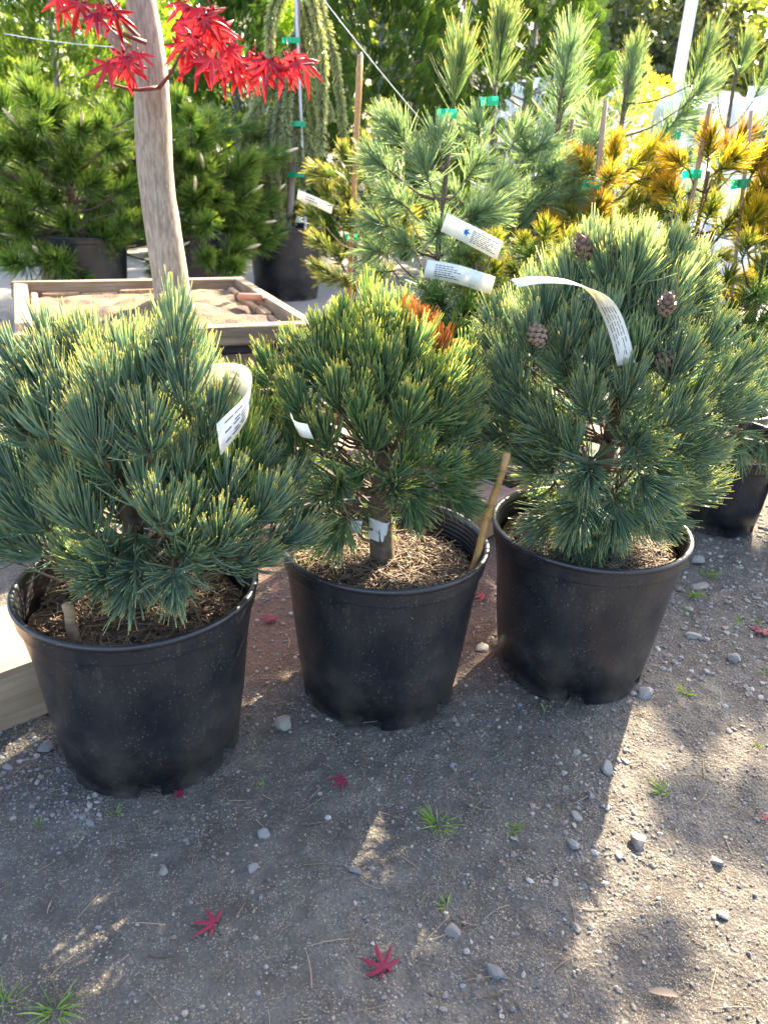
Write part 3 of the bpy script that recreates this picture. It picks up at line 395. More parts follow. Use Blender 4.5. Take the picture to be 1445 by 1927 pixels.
def groundmat():
    m,nt,b=nodes('packed_dirt'); v=coords(nt)
    big=noise(nt,v,2.2,5,.6); mid=noise(nt,v,14,6,.65); fine=noise(nt,v,160,4,.7)
    c=mixc(nt,ramp(nt,big,[(.35,0),(.65,1)]),(.078,.069,.059),(.133,.117,.098))
    c=mixc(nt,ramp(nt,mid,[(.42,.0),(.70,.75)]),c,(.053,.042,.032))
    # sand grains of several sizes
    for sc,th,col,mk_ in ((330,.36,(.28,.225,.150),.47),(190,.32,(.26,.21,.15),.49),(105,.24,(.30,.27,.22),.54)):
        s=ramp(nt,voro(nt,v,sc),[(th*.6,1),(th,0)]); k=ramp(nt,noise(nt,v,sc*.11,3),[(mk_-.04,0),(mk_+.10,1)])
        a=N(nt,'ShaderNodeMath',operation='MULTIPLY'); nt.links.new(s,a.inputs[0]); nt.links.new(k,a.inputs[1]); c=mixc(nt,a.outputs[0],c,col)
    dk=ramp(nt,fine,[(.30,.7),(.45,0)]); c=mixc(nt,dk,c,(.045,.038,.032))
    # red crushed-brick soil between the pots
    mp=N(nt,'ShaderNodeMapping'); mp.inputs[1].default_value=(.12,-1.78,0); mp.inputs[3].default_value=(1,1,1); tc=N(nt,'ShaderNodeTexCoord'); nt.links.new(tc.outputs['Object'],mp.inputs[0])
    sx=N(nt,'ShaderNodeVectorMath',operation='MULTIPLY'); sx.inputs[1].default_value=(1.45,1.9,0); nt.links.new(mp.outputs[0],sx.inputs[0])
    ln=N(nt,'ShaderNodeVectorMath',operation='LENGTH'); nt.links.new(sx.outputs[0],ln.inputs[0])
    am=N(nt,'ShaderNodeMath',operation='MULTIPLY_ADD',_1=.7,_2=-.35); nt.links.new(noise(nt,v,5,5),am.inputs[0])
    sm=N(nt,'ShaderNodeMath',operation='ADD'); nt.links.new(ln.outputs['Value'],sm.inputs[0]); nt.links.new(am.outputs[0],sm.inputs[1])
    rm=ramp(nt,sm.outputs[0],[(.62,.85),(.95,0)]); c=mixc(nt,rm,c,mixc(nt,fine,(.065,.034,.025),(.15,.083,.060)))
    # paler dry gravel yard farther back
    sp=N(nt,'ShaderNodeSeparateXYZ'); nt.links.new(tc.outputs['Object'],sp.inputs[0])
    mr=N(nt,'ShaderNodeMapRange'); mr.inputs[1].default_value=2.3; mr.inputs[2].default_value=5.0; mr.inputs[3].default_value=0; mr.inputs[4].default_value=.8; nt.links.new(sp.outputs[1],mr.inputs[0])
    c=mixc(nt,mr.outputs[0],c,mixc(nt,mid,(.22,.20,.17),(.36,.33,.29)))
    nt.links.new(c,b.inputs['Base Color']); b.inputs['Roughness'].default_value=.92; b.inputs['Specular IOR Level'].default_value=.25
    h=N(nt,'ShaderNodeMath',operation='MULTIPLY_ADD',_1=.6); nt.links.new(voro(nt,v,150),h.inputs[0]); nt.links.new(fine,h.inputs[2])
    bump(nt,b,h.outputs[0],.85,.006); return m
M['ground']=groundmat()
def boxsoil():
    m,nt,b=nodes('mossy_soil'); v=coords(nt); n=noise(nt,v,9,6,.65); f=noise(nt,v,120,4)
    c=mixc(nt,ramp(nt,n,[(.42,0),(.58,1)]),(.075,.045,.028),(.22,.165,.07)); c=mixc(nt,ramp(nt,f,[(.35,.7),(.55,0)]),c,(.06,.04,.025)); nt.links.new(c,b.inputs['Base Color']); b.inputs['Roughness'].default_value=.95
    bump(nt,b,f,.9,.008); return m
M['boxsoil']=boxsoil()
# ------------------------------------------------------------------ ground
def axis(lo,hi,step,far,n=26):
    a=list(np.arange(lo,hi+1e-6,step)); g=np.geomspace(step*1.4,far,n)
    return np.array(sorted(list(lo-np.cumsum(g)/np.cumsum(g)[-1]*far))+a+list(hi+np.cumsum(g)/np.cumsum(g)[-1]*far))
gx=axis(-.85,1.2,.0085,220); gy=axis(.5,2.1,.0085,260)
GX,GY=np.meshgrid(gx,gy); V=np.stack([GX,GY,gz(GX,GY)],-1).reshape(-1,3)
nx,ny=len(gx),len(gy); i=np.arange(ny-1)[:,None]*nx+np.arange(nx-1)[None]
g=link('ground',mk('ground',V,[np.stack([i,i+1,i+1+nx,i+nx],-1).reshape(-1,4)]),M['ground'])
tag(g,'grey brown packed dirt yard with sand and small stones',kind='structure')
# lawn strip seen between the shrubs
LV=[];lx=np.linspace(-14,-1.6,40);ly=np.linspace(9.5,12.5,14);LX,LY=np.meshgrid(lx,ly)
LV=np.stack([LX,LY,.03+.05*vnoise(LX,LY,1.5,6)],-1).reshape(-1,3); i=np.arange(13)[:,None]*40+np.arange(39)[None]
tag(link('lawn',mk('lawn',LV,[np.stack([i,i+1,i+41,i+40],-1).reshape(-1,4)]),M['lawn']),'sunlit strip of lawn behind the shrubs',kind='structure')

# ------------------------------------------------------------------ pots
def pot_mesh(rt,rb,H,seg=96,ridges=9,notch=6,soil_depth=.06):
    prof=[(rb,.036),(rb+(rt-.012-rb)*.35,H*.35),(rb+(rt-.012-rb)*.7,H*.68),(rt-.0105,H-.042),(rt-.0100,H-.0395),(rt-.0062,H-.038),(rt-.0058,H-.036),(rt-.0040,H-.014),(rt-.0036,H-.011),(rt-.0008,H-.009),(rt,H-.006),(rt-.0006,H-.002),(rt-.0028,H),(rt-.008,H),(rt-.0105,H-.0022)]
    z=H-.008; r=rt-.0125
    for k in range(ridges):
        prof+=[(r,z),(r-.0012,z-.0035),(r,z-.0075)]; z-=.0095; r-=.0011
    prof+=[(r-.002,H-soil_depth-.05)]
    a=np.arange(seg)*2*math.pi/seg; P=np.array(prof); n=len(P)
    V=np.stack([P[:,None,0]*np.cos(a),P[:,None,0]*np.sin(a),np.repeat(P[:,1:2],seg,1)],-1).reshape(-1,3)
    i=np.arange(n-1)[:,None]*seg; j=np.arange(seg); k=(j+1)%seg
    F=[np.stack([i+j,i+k,i+seg+k,i+seg+j],-1).reshape(-1,4)]
    rf=rb-.003; ri=rb-.028
    def ring(r,z): return np.stack([r*np.cos(a),r*np.sin(a),np.full(seg,z)],-1)
    o=len(V); V=np.vstack([V,ring(rf,.035),ring(rf,0.0),ring(ri,.035),ring(ri,0)])
    gap=np.array([ (s%(seg//notch)) < max(2,seg//22) for s in range(seg)])
    q=[]
    for s in range(seg):
        t=(s+1)%seg
        if not gap[s]:
            q+=[[o+s,o+t,t,s],[o+seg+s,o+seg+t,o+t,o+s]]
        else:
            q+=[[o+2*seg+s,o+2*seg+t,t,s],[o+3*seg+s,o+3*seg+t,o+2*seg+t,o+2*seg+s]]
        if gap[s]!=gap[t]: q.append([o+t,o+seg+t,o+3*seg+t,o+2*seg+t])
    F.append(np.array(q))
    return fix_normals(mk('nursery_pot',V,F))
def soil_mesh(r,z,seg=48,rings=10,amp=.012,seed=1):
    V=[[0,0,z+amp*.5]];
    for k in range(1,rings+1):
        rr=r*k/rings
        for s in range(seg):
            x,y=rr*math.cos(s*2*math.pi/seg),rr*math.sin(s*2*math.pi/seg); V.append([x,y,z+amp*(float(vnoise(x,y,28,seed))-.5)*2+.012*(1-k/rings)])
    T=[[0,1+s,1+(s+1)%seg] for s in range(seg)]; Q=[]
    for k in range(rings-1):
        for s in range(seg): a=1+k*seg+s; b=1+k*seg+(s+1)%seg; Q.append([a,a+seg,b+seg,b])
    return mk('soil',V,[np.array(T),np.array(Q)])
def litter_mesh(r,z,n,seed,hole=0):
    """fallen dry needles and bark chips lying on the soil"""
    G=Geo(); rr=r*np.sqrt(RNG.random(n)); a=RNG.random(n)*6.283
    base=np.stack([rr*np.cos(a),rr*np.sin(a),z+.004+.016*RNG.random(n)+.012*(1-rr/r)],-1)
    h=RNG.random(n)*6.283; d=np.stack([np.cos(h),np.sin(h),RNG.normal(0,.16,n)],-1)
    b=np.stack([RNG.normal(0,.45,n),RNG.normal(0,.45,n),RNG.normal(-.15,.2,n)],-1)
    L=RNG.uniform(.025,.065,n); end=base+d*L[:,None]; out=np.hypot(end[:,0],end[:,1])>r*1.0
    d[out]*=np.array([-1,-1,1]); 
    V,F,T,st=strands(base,d,L,b,RNG.uniform(.0014,.0026,n),3,3,.6)
    G.add(V,F,T,np.repeat(RNG.random(n),st))
    for k in range(n//14):
        q=r*.92*math.sqrt(random.random()); w=random.random()*6.283; s=random.uniform(.006,.016)
        V,F=box(0,0,0,s*random.uniform(1.2,2.6),s,s*.35,.001); t=random.random()*6.28; c,sn=math.cos(t),math.sin(t)
        V=V@np.array([[c,sn,random.uniform(-.3,.3)],[-sn,c,random.uniform(-.3,.3)],[0,0,1]])+[q*math.cos(w),q*math.sin(w),z+.008+.008*random.random()]
        G.add(V,F,0,random.random()*.4)
    return G.mesh('needle_litter')
# ------------------------------------------------------------------ needles
def shoot_mesh(axis_,Ls,n,Ln,w,up=.5,ax_bend=.5,spread=(75,28),K=4,sides=3,lo=.0,stem=.0028,jit=.25,tuftend=.35):
    """one shoot: stem plus needles all round it, bent towards the light"""
    ax=unit(np.asarray(axis_,float)); ref=np.array([.3,.2,.93]) if abs(ax[2])<.9 else np.array([1,0,0.]); u=unit(np.cross(ax,ref)); v=np.cross(ax,u)
    nf=n//3+1; f3=np.arange(n)//3      # needles stand in small bundles
    s=(RNG.random(nf)**(1-tuftend)*(1-lo)+lo)[f3]; ph=(np.arange(nf)*2.39996+RNG.normal(0,.3,nf))[f3]+RNG.normal(0,.10,n)
    an=np.radians(spread[0]+(spread[1]-spread[0])*s+RNG.normal(0,9,nf)[f3]+RNG.normal(0,4,n))
    rad=u*np.cos(ph)[:,None]+v*np.sin(ph)[:,None]
    d=ax*np.cos(an)[:,None]+rad*np.sin(an)[:,None]
    base=ax*(s*Ls)[:,None]+rad*stem
    bend=ax*ax_bend*(.6+.8*RNG.random(n))[:,None]+UP*(up*(.4+1.0*RNG.random(n)))[:,None]+RNG.normal(0,jit,(nf,3))[f3]+RNG.normal(0,jit*.5,(n,3))
    L=Ln*(RNG.uniform(.70,1.12,nf)[f3])*RNG.uniform(.9,1.05,n); G=Geo(); ww=w*RNG.uniform(.8,1.2,n)
    V,F,T,st=strands(base,d,L,bend,ww,K,sides)
    G.add(V,F,T,np.repeat(RNG.random(n),st))
    V,F=tube([ax*-.01,ax*Ls*.5,ax*Ls],[stem*1.1,stem,stem*.6],5); G.add(V,F,0,.5,1)
    return G.mesh('shoot')
def bud_mesh(h=.02,r=.005):
    G=Geo(); pts=[[0,0,h*k/7] for k in range(8)]; V,F=tube(pts,[r*.6,r*.95,r*1.05,r,r*.9,r*.72,r*.5,r*.15],10,True,.10); G.add(V,F)
    for k in range(26):
        z=h*(.08+.85*k/26); a=k*2.4; rr=r*(1.0-.7*(k/26)**2); d=np.array([math.cos(a),math.sin(a),.9]); p=np.array([math.cos(a)*rr,math.sin(a)*rr,z])
        V,F=tube([p,p+unit(d)*r*.45],[r*.28,r*.06],4); G.add(V,F)
    return G.mesh('bud')
BUD=[bud_mesh(),bud_mesh(.026,.0055)]
def cone_mesh(n=70):
    G=Geo(); prof=lambda z: (math.sin(math.pi*min(1,(z*.93+.05)))**.75)*.5
    V,F=tube([[0,0,z] for z in np.linspace(0,1.0,9)],[prof(z)*.85+.02 for z in np.linspace(0,1,9)],12); G.add(V,F,0,.2)
    for k in range(n):
        z=.02+.95*k/n; a=k*2.39996; r=prof(z); w=.24*(.5+r)*random.uniform(.85,1.15); o=np.array([math.cos(a),math.sin(a),0]); t=np.array([-math.sin(a),math.cos(a),0])
        c=o*r*.80+UP*z; q_=random.uniform(.0,.10); tip=o*(r*(1.08+q_)+.02)+UP*(z+.13); mid=o*(r*(1.04+q_))+UP*(z+.02)
        Vv=np.array([c-t*w*.8,c+t*w*.8,mid+t*w,tip+t*w*.45,tip-t*w*.45,mid-t*w,mid-UP*.05]);
        G.add(Vv,[np.array([[0,1,2],[0,2,5],[2,3,5],[3,4,5],[5,6,2]])],np.array([0,0,.6,1,1,.6,.3]),random.random()*.5)
    return fix_normals(G.mesh('cone',smooth=False))
CONE=[cone_mesh(40),cone_mesh(46)]
def twigs(root, trunk_pts, trunk_r, ends, mat, r0=.006, seg=8, drop=.05):
    """trunk plus one limb to the foot of every shoot: one continuous piece of wood"""
    G=Geo(); tp=curve_pts(trunk_pts,14); tr=np.interp(np.linspace(0,1,14),np.linspace(0,1,len(trunk_r)),trunk_r)
    V,F=tube(tp,tr,14,True,.05); G.add(V,F)
    for e in ends:
        e=np.asarray(e,float); hh=e[2]-drop-.25*np.linalg.norm(e[:2]-tp[:,:2].mean(0))
        k=int(np.argmin(np.abs(tp[:,2]-hh))); k=max(1,min(len(tp)-1,k)); s=tp[k]
        m=(s+e)/2+np.array([0,0,-.02]); rr=min(r0,tr[k]*.8)
        V,F=tube(curve_pts([s,m,e],5),[rr,rr*.8,rr*.7,rr*.55,rr*.45],5); G.add(V,F)
    return G.mesh('trunk')
# ------------------------------------------------------------------ the three pines in front
FRONT_POT=pot_mesh(.21,.166,.352)
def front_pine(idx,loc,label,table,needle,n,Ln,w,trunk,trunk_r,trunk_mat,pot_rot,nlit,litmat,soilz,kinds,up,seed):
    global RNG
    RNG=np.random.default_rng(seed); random.seed(seed)
    root=thing('potted_pine',label,'potted pine',loc,'pines in large black pots at the front')
    link('pot',FRONT_POT,M['pot'],root,rot=(0,0,pot_rot))
    link('soil',soil_mesh(.186,soilz,seed=seed),M['soil'],root)
    lt=link('needle_litter',litter_mesh(.18,soilz,nlit,seed),litmat,root); lt['kind']='stuff'
    L0=np.array(loc); rows=[]
    cz=np.mean([r[2] for r in table]); cxx=np.mean([r[0] for r in table])-L0[0]
    fx={1:(.97,.97),2:(.90,.92),3:(.97,.80)}[idx]
    table=[(L0[0]+(r[0]-L0[0])*(fx[0] if r[2]>cz else .88 if idx==3 and r[0]<L0[0] else fx[1]),r[1],cz+(r[2]-cz)*({1:.89,2:.80,3:.88}[idx] if r[2]>cz else .90 if idx==1 else .84))+(r[3]*.9,r[4]*(.55 if r[5]>-.2 else .8),r[5]+(.3 if r[5]>-.2 else .1))+tuple(r[6:]) for r in table]
    for r in table: rows.append((np.array(r[:3])-L0,np.array(r[3:6]),r[6],0))
    for r in table:   # the far side of the crown
        p=np.array(r[:3])-L0; d=np.array(r[3:6])
        q=p*np.array([.92,1,1])+np.array([random.uniform(-.03,.03),0,random.uniform(-.03,.03)])
        q[1]=abs(q[1])*.9+random.uniform(.02,.09); rows.append((q,unit(d*np.array([1,-1,1])+[0,.3,.1]),r[6] if r[6] in (1,3) else 0,1))
    tz=np.array([t[2] for t in trunk])
    for j in range(50):   # shoots inside the crown
        r=table[random.randrange(len(table))]; p=np.array(r[:3])-L0; f=random.uniform(.35,.7); q=p*np.array([f,f,1])+np.array([0,random.uniform(-.05,.03),random.uniform(-.03,.03)-.02])
        if q[2]<.37: continue
        rows.append((q,unit(np.array(r[3:6])+RNG.normal(0,.35,3)),0,2))
    link('trunk',twigs(root,trunk,trunk_r,[r[0] for r in rows],None,.0042),trunk_mat,root)
    for p,d,k,back in rows:
        Ls=.05*random.uniform(.8,1.25); nn=n if back!=1 else int(n*.65); sp=(82,12); ln=Ln*random.uniform(.85,1.12)
        if k==2: Ls=.09; nn=int(n*1.3); sp=(66,22)
        me=shoot_mesh(d,Ls,nn,ln,w,up=up*(1.0 if d[2]>-.2 else .45),ax_bend=.6,spread=sp,K=5 if back==0 else 3,sides=3 if back==0 else 2,jit=.15)
        so_=link('shoot',me,[kinds.get(k,needle),M['twig_brown']],root,loc=tuple(p))
        if back==0 and random.random()<.38:
            bo=link('bud',BUD[random.randrange(2)],M['bud'],so_,loc=tuple(unit(d)*(Ls-.002)),scale=random.uniform(.8,1.15)); bo.rotation_euler=Vector(d).to_track_quat('Z','Y').to_euler()
    for c in CONES:
        if c[0]==str(idx):
            o=link('cone',CONE[random.randrange(2)],M['cone'],root,loc=tuple(np.array(c[1:4])-L0-np.array([0,-.022,c[4]*.7])),rot=(random.uniform(.1,.6),random.uniform(-.6,.6) if c[5] else 0,random.random()*6),scale=(c[4]*1.1*random.uniform(.9,1.1),c[4]*1.1,c[4]*1.5*random.uniform(.85,1.25)))
    return root
K1={1:M['dead'],3:M['bright'],4:M['mixed']}
front_pine(1,(-.428,1.174,0),'leftmost blue green dwarf pine with one tall leader, in a large black pot',FRONT_1,M['blue'],170,.079,.0027,
    [(.01,0,.28),(.012,-.01,.40),(-.005,0,.52),(.0,.0,.64),(.06,.01,.74),(.105,.02,.80)],[.022,.018,.015,.011,.007,.004],M['bark_brown'],.62,1100,M['litter_dark'],.285,{1:M['dead'],3:M['bright'],4:M['blue']},1.2,21)
front_pine(2,(.004,1.379,0),'round green dwarf pine with orange dead needles on top, in the middle black pot',FRONT_2,M['blue2'],165,.062,.0025,
    [(.0,0,.27),(-.008,0,.36),(-.012,0,.46),(-.01,0,.58),(-.03,0,.68),(-.02,.0,.74)],[.027,.022,.020,.014,.010,.005],M['bark_brown'],.33,1700,M['litter'],.285,K1,1.05,22)
front_pine(3,(.442,1.491,0),'large grey green pine carrying brown cones, in the right black pot',FRONT_3,M['blue3'],175,.083,.0028,
    [(.0,0,.28),(.0,0,.40),(.01,0,.55),(.02,0,.70),(.03,0,.82),(.05,.0,.88)],[.024,.020,.016,.012,.008,.005],M['bark_brown'],.30,1500,M['litter'],.300,{3:M['blue3']},1.05,23)
RNG=np.random.default_rng(77); random.seed(77)
# ------------------------------------------------------------------ plants behind: shared shoot meshes
def variants(nv,mat,**k):
    out=[]
    for i in range(nv):
        me=shoot_mesh((0,0,1),**k); me.materials.append(mat); me.materials.append(M['twig_brown']); out.append(me)
    return out
SH={}
SH['L']=variants(5,M['white'],Ls=.075,n=220,Ln=.100,w=.0026,up=0,ax_bend=.25,spread=(80,22),K=3,sides=2,jit=.18)
SH['P']=variants(3,M['white2'],Ls=.15,n=210,Ln=.125,w=.0028,up=0,ax_bend=.25,spread=(46,16),K=3,sides=2,jit=.10)
SH['W']=variants(3,M['white'],Ls=.14,n=210,Ln=.105,w=.0026,up=0,ax_bend=.25,spread=(55,22),K=3,sides=2,jit=.14)
SH['Y']=variants(3,M['gold'],Ls=.10,n=270,Ln=.078,w=.0028,up=0,ax_bend=.3,spread=(62,24),K=3,sides=2,jit=.16)
SH['O']=variants(3,M['orange'],Ls=.08,n=260,Ln=.074,w=.0028,up=0,ax_bend=.3,spread=(70,24),K=3,sides=2,jit=.18)
SH['B']=variants(2,M['bronze'],Ls=.09,n=260,Ln=.072,w=.0028,up=0,ax_bend=.3,spread=(62,22),K=3,sides=2,jit=.18)
SH['G']=variants(4,M['grass_green'],Ls=.06,n=170,Ln=.085,w=.0027,up=0,ax_bend=.1,spread=(85,18),K=3,sides=2,jit=.45)
SH['H']=variants(4,M['lime'],Ls=.06,n=190,Ln=.062,w=.0026,up=0,ax_bend=.2,spread=(80,20),K=3,sides=2,jit=.2)
SH['Y2']=variants(2,M['bright'],Ls=.06,n=180,Ln=.075,w=.0026,up=0,ax_bend=.3,spread=(70,20),K=3,sides=2,jit=.2)
SH['K']=variants(4,M['staked'],Ls=.10,n=210,Ln=.095,w=.0034,up=0,ax_bend=.4,spread=(55,20),K=2,sides=2,jit=.15)
SH['T']=variants(5,M['thunder'],Ls=.17,n=430,Ln=.135,w=.0046,up=0,ax_bend=.25,spread=(78,18),K=2,sides=2,jit=.15)
POTS={k:pot_mesh(*k,seg=48,ridges=5) for k in ((.14,.11,.26),(.135,.105,.26),(.30,.25,.54))}
def ring_tie(root,p,axis_,r,h=.026,name='tie'):
    ax=unit(axis_); u=unit(np.cross(ax,[.2,1,.1])); v=np.cross(ax,u); G=Geo(); a=np.linspace(0,2*math.pi,13); V=[]
    for k,t in enumerate(a):
        rr=r*(1+.25*math.sin(2*t+1)); 
        V+=[u*math.cos(t)*rr*1.5+v*math.sin(t)*rr-ax*h/2, u*math.cos(t)*rr*1.5+v*math.sin(t)*rr+ax*h/2]
    V=np.array(V); F=[[2*k,2*k+2,2*k+3,2*k+1] for k in range(12)]
    e=len(V); V=np.vstack([V,V[0]+u*.02-ax*.004,V[1]+u*.022-ax*.002]); F.append([0,e,e+1,1])   # loose end of the tape
    G.add(V,np.array(F)); return link(name,G.mesh('tie'),M['tape'],root,loc=tuple(np.asarray(p)))
def bg_pine(label,table,loc,pot,stem=None,stem_r=(.012,.006),stake=None,ties=(),group=None,candles=0,stake_r=.0075,potloc=None,seed=1,stake_mat='stake_grey',limb=.005,fill=0,fz=(.5,1.0),fr=.16):
    random.seed(seed); L0=np.array(loc); table=list(table)
    for j in range(fill):
        r=table[random.randrange(len(table))]; zc=random.uniform(fz[0],fz[1]); a=random.uniform(0,6.283); rr=random.uniform(.04,fr); sx=L0[0]+(r[0]-L0[0])*.3
        d=unit(np.array([math.cos(a),math.sin(a),random.uniform(.0,.9)])); table.append((sx+math.cos(a)*rr,L0[1]+math.sin(a)*rr,zc)+tuple(d)+(random.uniform(.8,1.05),'L' if r[7] in 'PW' else 'H' if r[7] in 'OB' else r[7]))
    root=thing('potted_pine',label,'potted pine',loc,group)
    H=pot[2]; link('pot',POTS[pot],M['pot'],root,rot=(0,0,random.random()*6))
    link('soil',soil_mesh(pot[0]-.02,H-.04,24,5,.008,seed),M['soil'],root)
    if stem: top,bot=np.array(stem[0])-L0,np.array(stem[1])-L0
    else:
        top=np.mean([r[:3] for r in table],0)-L0; top[2]=max(r[2] for r in table)-L0[2]-.02; bot=np.array([0,0,H])
    tr=[np.array([0,0,H-.05]),np.array([bot[0]*.4,bot[1]*.4,H+.04]),bot*.5+np.array([0,0,max(bot[2],H+.1)*.5]),top*.5+bot*.5,top]
    tr=[tr[0],tr[1],bot,(top+bot)/2,top] if bot[2]>H+.08 else [tr[0],(tr[0]+top)/2,top]
    link('trunk',twigs(root,tr,[stem_r[0],stem_r[0]*.8,stem_r[1]],[np.array(r[:3])-L0 for r in table],None,limb),M['bark_brown'],root)
    for r in table:
        d=Vector(r[3:6]); me=SH[r[7]][random.randrange(len(SH[r[7]]))]
        q=d.to_track_quat('Z','Y'); q=q@Matrix.Rotation(random.random()*6.28,4,'Z').to_quaternion()
        o=link('shoot',me,None,root,loc=tuple(np.array(r[:3])-L0),scale=r[6]*random.uniform(.92,1.1)); o.rotation_euler=q.to_euler()
        if candles and random.random()<candles:
            V,F=tube([[0,0,0],[0,0,.08],[0,0,.17],[0,0,.20]],[.010,.011,.0095,.003],7); G=Geo(); G.add(V,F)
            c=link('candle',G.mesh('candle'),M['candle'],o,loc=(0,0,.13),rot=(random.uniform(-.2,.2),random.uniform(-.2,.2),0))
    if stake is not None:
        a,b=np.array(stake[0])-L0,np.array(stake[1])-L0; dirn=unit(a-b); b2=b+dirn*((H-.08-b[2])/max(dirn[2],.2))
        n=9; pts=[b2+(a-b2)*k/(n-1) for k in range(n)]; rad=[stake_r*(1.18 if k%3==1 else 1) for k in range(n)]
        V,F=tube(pts,rad,10,True,.03); G=Geo(); G.add(V,F); link('stake',G.mesh('stake'),M[stake_mat],root)
        ax=dirn
    else: ax=unit(top-bot)
    for t in ties: ring_tie(root,np.array(t)-L0,ax,.0105)
    return root
GW='tall blue green pines tied with green tape'
S1=(.14,.11,.26); S2=(.135,.105,.26)
bg_pine('tall blue green pine with a single taped plume, nearest the orange topped pine',WHITE_PINE_A,(.10,2.60,.142),S1,LINES['stem_wpA'],ties=[TIES['wpA']],group=GW,seed=2,fill=8,fz=(.45,.98))
bg_pine('tallest green plumed pine, narrow taped leader tipped yellow',WHITE_PINE_B,(.27,2.95,.142),S1,LINES['stem_wpB'],ties=[TIES['wpB']],group=GW,seed=3,fill=8,fz=(.45,.98))
bg_pine('broad plumed blue green pine beside a slanting bamboo stake',WHITE_PINE_C,(.50,3.05,0),S1,LINES['stem_wpC'],stake=LINES['stake_C'],ties=[TIES['wpC']],group=GW,seed=4,fill=8,fz=(.45,.98))
bg_pine('pine with one long side branch reaching right, behind the left gold pine',WHITE_PINE_D,(.74,3.35,0),S1,LINES['stem_wpD'],ties=[TIES['wpD']],group=GW,seed=5,fill=8,fz=(.45,.98))
bg_pine('thin sparse green pine in front of the white tanks',WHITE_PINE_E,(1.15,3.55,0),S1,LINES['stem_wpE'],ties=[TIES['wpE']],group=GW,seed=6,fill=8,fz=(.45,.98))
GG='small gold and orange pines on stakes'
bg_pine('gold and orange pine on a dark stake, leftmost of the gold pines',GOLD_PINE_A,(.70,2.95,0),S2,stake=LINES['stake_goldA'],ties=[TIES['goldA']],group=GG,seed=7,fill=16,fz=(.5,1.0),fr=.15)
bg_pine('gold and orange pine on a pale thick stake, middle of the gold pines',GOLD_PINE_B,(1.03,2.85,0),S2,stake=LINES['stake_goldB'],ties=[TIES['goldB']],group=GG,seed=8,fill=16,fz=(.5,1.0),fr=.15)
bg_pine('yellow pine at the right edge on a thin brown stake',GOLD_PINE_C,(1.26,2.75,0),S2,stake=LINES['stake_goldC'],ties=[TIES['goldC']],group=GG,seed=9,fill=16,fz=(.5,1.0),fr=.15,stake_r=.006)
bg_pine('dark green grassy dwarf pine in a black pot on the pallet',DWARF_A,(.235,2.40,.142),S2,seed=10,fill=12,fz=(.45,.80),fr=.13)
bg_pine('small lime green mounded pine behind the arched white label',DWARF_B,(.50,2.52,.142),S2,seed=11,fill=12,fz=(.45,.80),fr=.13)
bg_pine('dense dark green pine behind the right side of the coned pine',DWARF_C,(1.17,2.50,0),S2,seed=12,fill=12,fz=(.45,.80),fr=.13)
bg_pine('low blue green pine in a black pot at the right edge',SIDE_PINE,(1.093,2.294,0),S1,seed=13,fill=10,fz=(.33,.55),fr=.13)
bg_pine('yellow tipped small pine on a tall bamboo stake behind the planter box',STAKED_PINE,(-.19,3.90,0),S1,LINES['stem_staked'],stake=LINES['stake_staked'],ties=[TIES['staked']],seed=14,fill=14,fz=(.45,1.0),fr=.16,stake_r=.0125,stake_mat='bamboo')
BIG=(.30,.25,.54)
bg_pine('dense dark pine with pale candles at the left edge',THUNDER_A,(-2.05,5.25,-.02),BIG,stem_r=(.03,.012),candles=.16,group='dense pines with pale candles',seed=15,fill=66,fz=(.30,1.20),fr=.52,limb=.012)
bg_pine('dense dark pine with pale candles behind the maple trunk',THUNDER_B,(-1.45,5.85,-.02),BIG,stem_r=(.03,.012),candles=.16,group='dense pines with pale candles',seed=16,fill=66,fz=(.30,1.20),fr=.52,limb=.012)
# spare pot standing on the pallet and one at the right edge
pp=thing('potted_pine','small pine in a black pot half hidden at the far right edge','potted pine',(1.42,2.30,0))
link('pot',POTS[S1],M['pot'],pp); link('soil',soil_mesh(.12,.22,24,5),M['soil'],pp)
for k in range(7):
    o=link('shoot',SH['L'][k%5],None,pp,loc=(.05*math.cos(k),.05*math.sin(k),.26+.02*k)); o.rotation_euler=(random.uniform(-.9,.9),random.uniform(-.9,.9),k)
# ------------------------------------------------------------------ weeping spruce
random.seed(31); RNG=np.random.default_rng(31)
sp=thing('weeping_spruce','weeping spruce with hanging branches in a large black pot','spruce',(-.86,6.35,0))
L0=np.array([-.86,6.35,0]); link('pot',POTS[BIG],M['pot'],sp); link('soil',soil_mesh(.27,.49,24,5),M['soil'],sp)
G=Geo(); t0,b0=[np.array(v)-L0 for v in LINES['stem_spruce']]
V,F=tube(curve_pts([(0,0,.45),b0,(t0+b0)/2+[.02,0,0],t0,t0+[.02,0,.5]],14),np.linspace(.032,.02,14),10,True,.06); G.add(V,F); link('trunk',G.mesh('trunk'),M['far_bark'],sp)
G=Geo(); a0,a1=[np.array(v)-L0 for v in LINES['stake_spruce']]; V,F=tube([a1+[0,0,-.3],a1,a0,a0+[0,0,.4]],.011,8); G.add(V,F); link('stake',G.mesh('stake'),M['steel'],sp)
for k in ('spruce','spruce2','spruce3'): ring_tie(sp,np.array(TIES[k])-L0,(0,0,1),.03,.035)
